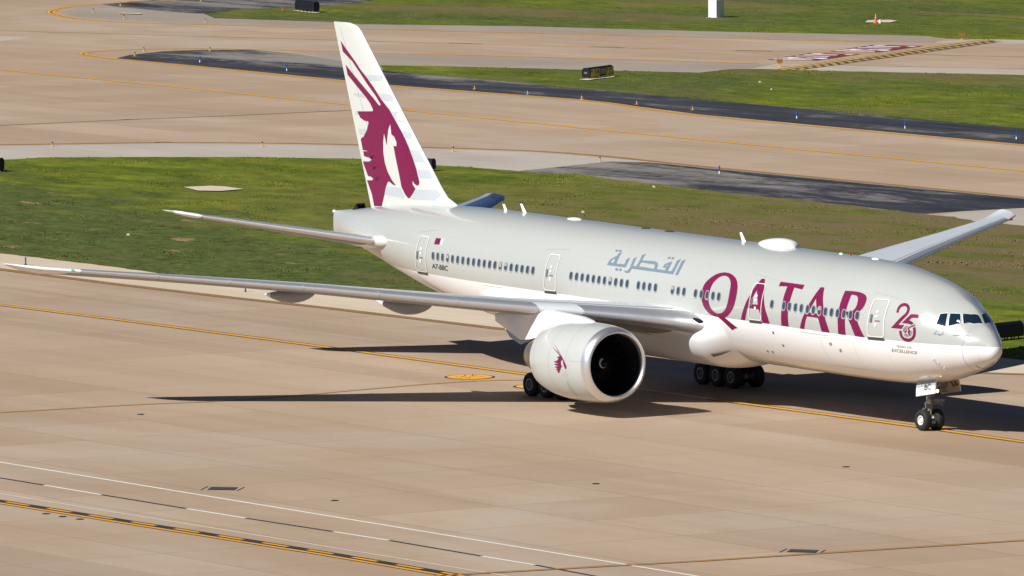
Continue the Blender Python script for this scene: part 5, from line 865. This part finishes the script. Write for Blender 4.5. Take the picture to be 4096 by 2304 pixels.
def ngdoor(y, O_, mats, split=True):
    s = -1 if y < 0 else 1; mb = MB(); (x0, z0), (x1, z1), (x2, z2), (x3, z3) = O_
    def pt(u, v, t=0.): return (x0+(x1-x0)*u+((x3-x0)+((x2-x1)-(x3-x0))*u)*v, y+s*(t+.10*math.sin(v*1.5)), (z0+(z1-z0)*u)+((z3-z0)+((z2-z1)-(z3-z0))*u)*v)
    vs2 = [0, .42, .425, .7, 1.0]
    for k, (a, b) in enumerate(zip(vs2, vs2[1:])):
        mb.add([pt(0, a, .02), pt(1, a, .02), pt(1, b, .02), pt(0, b, .02)], [(0, 1, 2, 3)], 0 if k == 0 else 1)
        mb.add([pt(0, a, -.02), pt(1, a, -.02), pt(1, b, -.02), pt(0, b, -.02)], [(3, 2, 1, 0)], 2)
    for (u0, v0, u1, v1) in ((0, 0, 1, 0), (1, 0, 1, 1), (1, 1, 0, 1), (0, 1, 0, 0)): mb.add([pt(u0, v0, .02), pt(u1, v1, .02), pt(u1, v1, -.02), pt(u0, v0, -.02)], [(0, 1, 2, 3)], 1)
    d_ = mb.build('gear_door', mats, ng, smooth=False); return d_, pt
zo = .06
dS, pS = ngdoor(-.8, [(-5.87, 2.50), (-4.22, 2.76), (-4.135, 2.068), (-5.796, 1.782)], [M['greylow'], M['trim'], M['gearin']])
text_on('stencil_text', 'BC', lambda x, y: Vector(pS(.45+.33*x, .66-.42*y, .05)), M['text'], ng, .0)
mb = MB(); mb.add([pS(.265, .03, .035), pS(.285, .03, .035), pS(.275, .99, .035), pS(.255, .99, .035)], [(0, 1, 2, 3)]); mb.build('door_stripe', M['red'], ng, smooth=False)
dP, pP = ngdoor(.8, [(-6.15, 2.46), (-4.48, 2.70), (-4.43, 2.06), (-6.12, 1.773)], [M['greylow'], M['trim'], M['gearin']])
mb = MB(); mb.add([pP(.05, .25, -.05), pP(.25, .25, -.05), pP(.25, .7, -.05), pP(.05, .7, -.05)], [(0, 1, 2, 3)])
for a, b in (((.6, .1), (.7, .55)), ((.7, .55), (.95, .45)), ((.8, .1), (.86, .5)), ((.36, .1), (.36, .5)), ((.05, .8), (.34, .85))):
    mb.tube(pP(*a, -.06), pP(*b, -.06), .025, n=6)
mb.build('door_fittings', M['text'], ng, smooth=False)
mb = MB(); mb.add([(-4.3, -.66, 2.78), (-6.1, -.66, 2.62), (-6.1, .66, 2.62), (-4.3, .66, 2.78)], [(0, 1, 2, 3)]); mb.build('wheel_well', M['dark'], ng, smooth=False)

# ------------------------------------------------------------------ airfield furniture
def edge_light(loc, lab, grp):
    r = tag(empty('edge_light', (*loc, 0)), lab, 'taxiway light', grp)
    mb = MB(); mb.lathe([(0, .19), (.03, .19), (.035, .001)], (0, 0, 0), (0, 0, 1), 14); mb.build('base_plate', M['galv'], r)
    mb = MB(); mb.tube((0, 0, .03), (0, 0, .24), .05, .05, 12); mb.lathe([(.22, .05), (.24, .075), (.28, .07)], (0, 0, 0), (0, 0, 1), 12); mb.build('stem', M['post'], r)
    mb = MB(); mb.lathe([(.28, .065), (.32, .075), (.37, .06), (.395, .03), (.40, .001)], (0, 0, 0), (0, 0, 1), 14); mb.build('lens', M['lensb'], r)
    return r
LL = ['yellow stemmed blue edge light at the left end of the topmost turn island', 'yellow stemmed blue edge light on grey pavement at the foot of the topmost turn island', 'yellow stemmed blue edge light below the left tip of the far grass', 'yellow stemmed blue edge light on the upper rim of the topmost turn island', 'yellow stemmed blue edge light at the very top edge above the far grass tip', 'yellow stemmed blue edge light above the tip of the black asphalt island', 'yellow stemmed blue edge light inside the tip of the black asphalt island', 'yellow stemmed blue edge light on the black asphalt island rim near the fin', 'yellow stemmed blue edge light at the far left of the long pale strip', 'yellow stemmed blue edge light on the pale strip midway to the tail fin', 'first edge light right of the fin top on the black asphalt band', 'second edge light right of the fin on the black asphalt band', 'third edge light right of the fin on the black asphalt band', 'fourth edge light right of the fin on the black asphalt band', 'fifth edge light right of the fin on the black asphalt band, before the blue rods', 'yellow stemmed blue edge light on the pale strip just right of the fin', 'yellow stemmed blue edge light where the pale strip turns to dark asphalt']
for p, lb in zip(G['lights'], LL): edge_light(p, lb, 'blue taxiway edge lights')
RL = ['blue and white marker rod in the black asphalt island, left one', 'blue and white marker rod in the black asphalt island just left of the fin', 'blue and white marker rod on the right black band, left of three', 'blue and white marker rod on the right black band, middle of three', 'blue and white marker rod on the right black band, right one of three', 'blue and white marker rod on the worn dark asphalt above the fuselage', 'blue marker rod beside the tip of the near wing', 'blue marker rod under the near wing on the cream shoulder']
for i, (p, lb) in enumerate(zip(G['rods'], RL)):
    h = .64 if i < 6 else .50; r = tag(empty('marker_rod', (*p, 0)), lb, 'marker', 'blue marker rods'); mb = MB(); mb.lathe([(0, .09), (.03, .09), (.05, .045)], (0, 0, 0), (0, 0, 1), 12); mb.build('base', M['iron'], r)
    mb = MB(); mb.tube((0, 0, .04), (0, 0, h*.38 if i < 6 else .08), .055, n=12); mb.build('lower_sleeve', M['rodw'] if i < 6 else M['iron'], r)
    mb = MB(); mb.tube((0, 0, h*.38 if i < 6 else .08), (0, 0, h), .05, n=12); mb.build('rod', M['rodb'], r)
def sign(name, a, b, H, lab, depth=.5, legs=6, leg_h=.12, footc='rock'):
    """airfield guidance sign: barrel-sided box from a to b (ground points of its front edge)"""
    a = Vector((*a, 0)); b = Vector((*b, 0)); L_ = (b-a).length; rz = math.atan2((b-a).y, (b-a).x)
    r = tag(empty(name, a, rz), lab, 'sign', 'airfield guidance signs')
    prof = [(-.48, .03), (-.55, .25), (-.56, .55), (-.51, .84), (-.30, .97), (0, 1.0), (.30, .97), (.51, .84), (.56, .55), (.55, .25), (.48, .03)]
    prof = [(y*depth, leg_h+(H-leg_h)*z) for y, z in prof]; n = len(prof); mb = MB()
    v = [(x, y+depth*.5, z) for x in (0, L_) for y, z in prof]
    mb.add(v, [(i, (i+1) % n, n+(i+1) % n, n+i) for i in range(n)]+[tuple(range(n))[::-1], tuple(range(n, 2*n))]); mb.build('sign_body', M['signb'], r, smooth=False)
    for e, x in (('end_rim', -.012), ('end_rim', L_+.012)):
        mb = MB()
        for (y0, z0), (y1, z1) in zip(prof, prof[1:]): mb.tube((x, y0+depth*.5, z0), (x, y1+depth*.5, z1), .022, n=6)
        mb.build(e, M['signd'], r)
    for i in range(legs):
        x = L_*(i+.5)/legs; mb = MB(); mb.tube((x, depth*.2, 0), (x, depth*.2, leg_h+.12), .035, n=8); mb.tube((x, depth*.8, 0), (x, depth*.8, leg_h+.12), .035, n=8); mb.lathe([(0, .11), (.04, .11), (.06, .06)], (x, depth*.2, 0), (0, 0, 1), 12); mb.build('leg', M['cab'] if footc == 'rock' else M['iron'], r)
    def front(u, z, off=.01):   # point on the barrel front (side -Y of the sign)
        zz = (z-leg_h)/(H-leg_h); T = [(q[1]-leg_h)/(H-leg_h) for q in prof[:6]]; k = 0
        while k < 4 and zz > T[k+1]: k += 1
        t = (zz-T[k])/(T[k+1]-T[k]); return Vector((u, prof[k][0]+(prof[k+1][0]-prof[k][0])*t+depth*.5-off, z))
    return r, L_, front
r, L_, fr = sign('guidance_sign', (-272.34, 156.73), (-274.96, 161.0), 1.0, 'yellow and black direction sign with F5 panel and arrows on the grass wedge', .62, 8, .14)
# local frame runs left to right as seen from the taxiway; the lit face is the side away from +Y
def panel(u0, u1, z0, z1, m, name, off):
    mb = MB(); nz_ = 8
    v = [fr(u, z0+(z1-z0)*k/nz_, off) for k in range(nz_+1) for u in (u0, u1)]; mb.add(v, [(2*i, 2*i+1, 2*i+3, 2*i+2) for i in range(nz_)]); return mb.build(name, m, r, smooth=False)
panel(.30, 2.22, .17, .86, M['signy'], 'sign_panel', .012); panel(2.25, 3.42, .17, .86, M['signd'], 'sign_panel', .012); panel(3.45, L_-.06, .17, .86, M['signy'], 'sign_panel', .012)
def sign_text(body, u0, u1, z0, z1, m, bold=.02): text_on('sign_letter', body, lambda x, y: fr(u0+(u1-u0)*x, z0+(z1-z0)*y, .022), m, r, bold)
sign_text('WM', 1.02, 2.08, .34, .78, M['signt']); sign_text('F5', 2.50, 3.28, .36, .80, M['signyl']); sign_text('F', 3.60, 3.86, .36, .80, M['signt'])
def arrow(cu, cz, ang, L2):
    P = []
    for seg in (((0, -.5), (0, .5)), ((0, .5), (-.28, .18)), ((0, .5), (.28, .18))):
        (x0, y0), (x1, y1) = seg; d = Vector((x1-x0, y1-y0)).normalized(); q = Vector((-d.y, d.x))*.065; P.append([(x0+q.x, y0+q.y), (x1+q.x, y1+q.y), (x1-q.x, y1-q.y), (x0-q.x, y0-q.y)])
    mb = MB(); c, s = math.cos(ang), math.sin(ang)
    for k, Q in enumerate(P): mb.add([fr(cu+(x*c-y*s)*L2*1.5, cz+(x*s+y*c)*L2, .022+.002*k) for x, y in Q], [(0, 1, 2, 3)])
    mb.build('sign_arrow', M['signt'], r, smooth=False)
arrow(.68, .56, .75, .46); arrow(4.28, .56, -.35, .46)
for z in (.62, .52): 
    mb = MB(); mb.box((-.02, .31, z), (.02, .30, .035)); mb.build('sign_plate_text', M['signw'], r, smooth=False)
sign('guidance_sign', (-44.75, 32.3), (-45.38, 35.2), 1.03, 'black backed sign on the grass beside the airliner nose', .55, 5, .14, 'iron')
sign('guidance_sign', (-389.6, 199.3), (-385.3, 198.8), 1.12, 'black sign with pointed ends at the top beside the far grass', .62, 5, .14)
sign('guidance_sign', (-204.2, 56.0), (-201.15, 57.2), 1.05, 'black sign end cut by the left edge of the picture', .62, 4, .14, 'iron')
sign('guidance_sign', (-184.6, 82.2), (-182.5, 83.0), .95, 'black sign peeking out behind the tail fin', .5, 3, .14, 'iron')
for P in G['pads']: tag(sheet('concrete_pad', P, M['shoulder'], .08), kind='structure')
# runway guard lights
for (x, y), rz, lb in (((-278.46, 181.18), -.5, 'amber runway guard light at the near end of the hold line'), ((-303.93, 219.8), -.5, 'amber runway guard light at the far end of the hold line')):
    r = tag(empty('guard_light', (x, y, 0), rz), lb, 'runway light', 'runway guard lights')
    mb = MB(); mb.tube((0, 0, 0), (0, 0, .34), .05, n=10); mb.lathe([(0, .16), (.03, .16), (.04, .06)], (0, 0, 0), (0, 0, 1), 12); mb.build('stem', M['post'], r)
    mb = MB(); mb.box((0, 0, .50), (.24, .5, .34)); mb.build('housing', M['amber'], r, smooth=False)
    for s in (-1, 1):
        mb = MB(); mb.lathe([(0, .11), (.12, .13), (.12, .1), (.04, .001)], (-.12, s*.13, .5), (-1, 0, 0), 14); mb.build('lamp_hood', M['signb'], r)
# cabinet
c = Vector((-352.13, 225.0)); e1_ = (Vector((-353.01, 224.68))-c); e2_ = (Vector((-352.66, 226.27))-c); rz = math.atan2(e2_.y, e2_.x)
r = tag(empty('equipment_cabinet', (*((c+c+e1_+e2_)/2), 0), rz), 'tall white equipment cabinet on the far grass at the top edge', 'cabinet')
w1, w2 = e2_.length, .95
mb = MB(); mb.box((0, 0, .86), (w1, w2, 1.70)); mb.build('cabinet_body', M['cab'], r, smooth=False)
mb = MB(); mb.box((0, 0, 1.735), (w1+.05, w2+.05, .05)); mb.build('cabinet_roof', M['cab'], r, smooth=False)
mb = MB(); mb.box((.1, -w2/2-.012, .88), (w1*.8, .02, 1.5)); dd = mb.build('cabinet_door', M['cab'], r, smooth=False); mb = MB(); mb.box((.4, -w2/2-.03, .9), (.04, .03, .14)); mb.build('door_handle', M['galv'], dd, smooth=False)
mb = MB(); mb.box((0, 0, .01), (w1+.4, w2+.4, .02)); mb.build('plinth', M['rock'], r, smooth=False)
# cone and valve
r = tag(empty('traffic_cone', (-333.74, 231.2, 0)), 'tall orange traffic cone on the far grass', 'traffic cone')
mb = MB(); mb.box((0, 0, .02), (.40, .40, .04)); mb.build('cone_base', M['cone'], r, smooth=False)
mb = MB(); mb.lathe([(.04, .15), (.5, .085), (.97, .03), (.98, .001)], (0, 0, 0), (0, 0, 1), 20); cb = mb.build('cone_body', M['cone'], r)
for z0, z1 in ((.50, .62), (.70, .80)):
    mb = MB(); R_ = lambda z: .15-(z-.04)*.129+.006; mb.lathe([(z0, R_(z0)), (z1, R_(z1))], (0, 0, 0), (0, 0, 1), 20); mb.build('reflective_band', M['conew'], cb)
r = tag(empty('valve_post', (-333.50, 231.55, 0)), 'small white valve post beside the orange cone', 'valve')
mb = MB(); mb.lathe([(0, .13), (.2, .13), (.24, .1), (.3, .1), (.32, .001)], (0, 0, 0), (0, 0, 1), 14); mb.build('valve_body', M['cab'], r); mb = MB(); mb.lathe([(.31, .05), (.36, .08), (.40, .06), (.42, .001)], (0, 0, 0), (0, 0, 1), 12); mb.build('valve_cap', M['galv'], r)
mb = MB(); mb.lathe([(0, .06), (.2, .03), (.3, .015), (.31, .001)], (0, 0, 0), (0, 0, 1), 12); mb.box((0, 0, .012), (.2, .2, .02)); tag(mb.build('marker_cone', M['cone'], loc=(-390.9, 198.6, 0)), 'small orange marker cone beside the far black sign', 'traffic cone')
for p, lb in zip(G['rocks'], ('pale scrap lying on the grass below the direction sign', 'second pale scrap on the grass below the direction sign', 'pale scrap on the grass edge by the worn dark asphalt', 'pale scrap on the grass above the fuselage roof', 'pale scrap on the grass left of the tail')):
    mb = MB(); n = 9; v = [(random.uniform(.7, 1.2)*.16*math.cos(2*PI*i/n), random.uniform(.7, 1.2)*.09*math.sin(2*PI*i/n), .1) for i in range(n)]+[(0, 0, .15)]
    mb.add(v, [(i, (i+1) % n, n) for i in range(n)]); mb.add([(q[0]*1.1, q[1]*1.1, 0) for q in v[:n]]+[q for q in v[:n]], [(i, (i+1) % n, n+(i+1) % n, n+i) for i in range(n)])
    tag(mb.build('concrete_scrap', M['rock'], loc=(p[0], p[1], 0), smooth=False), lb, 'debris', 'pale scraps in the grass')
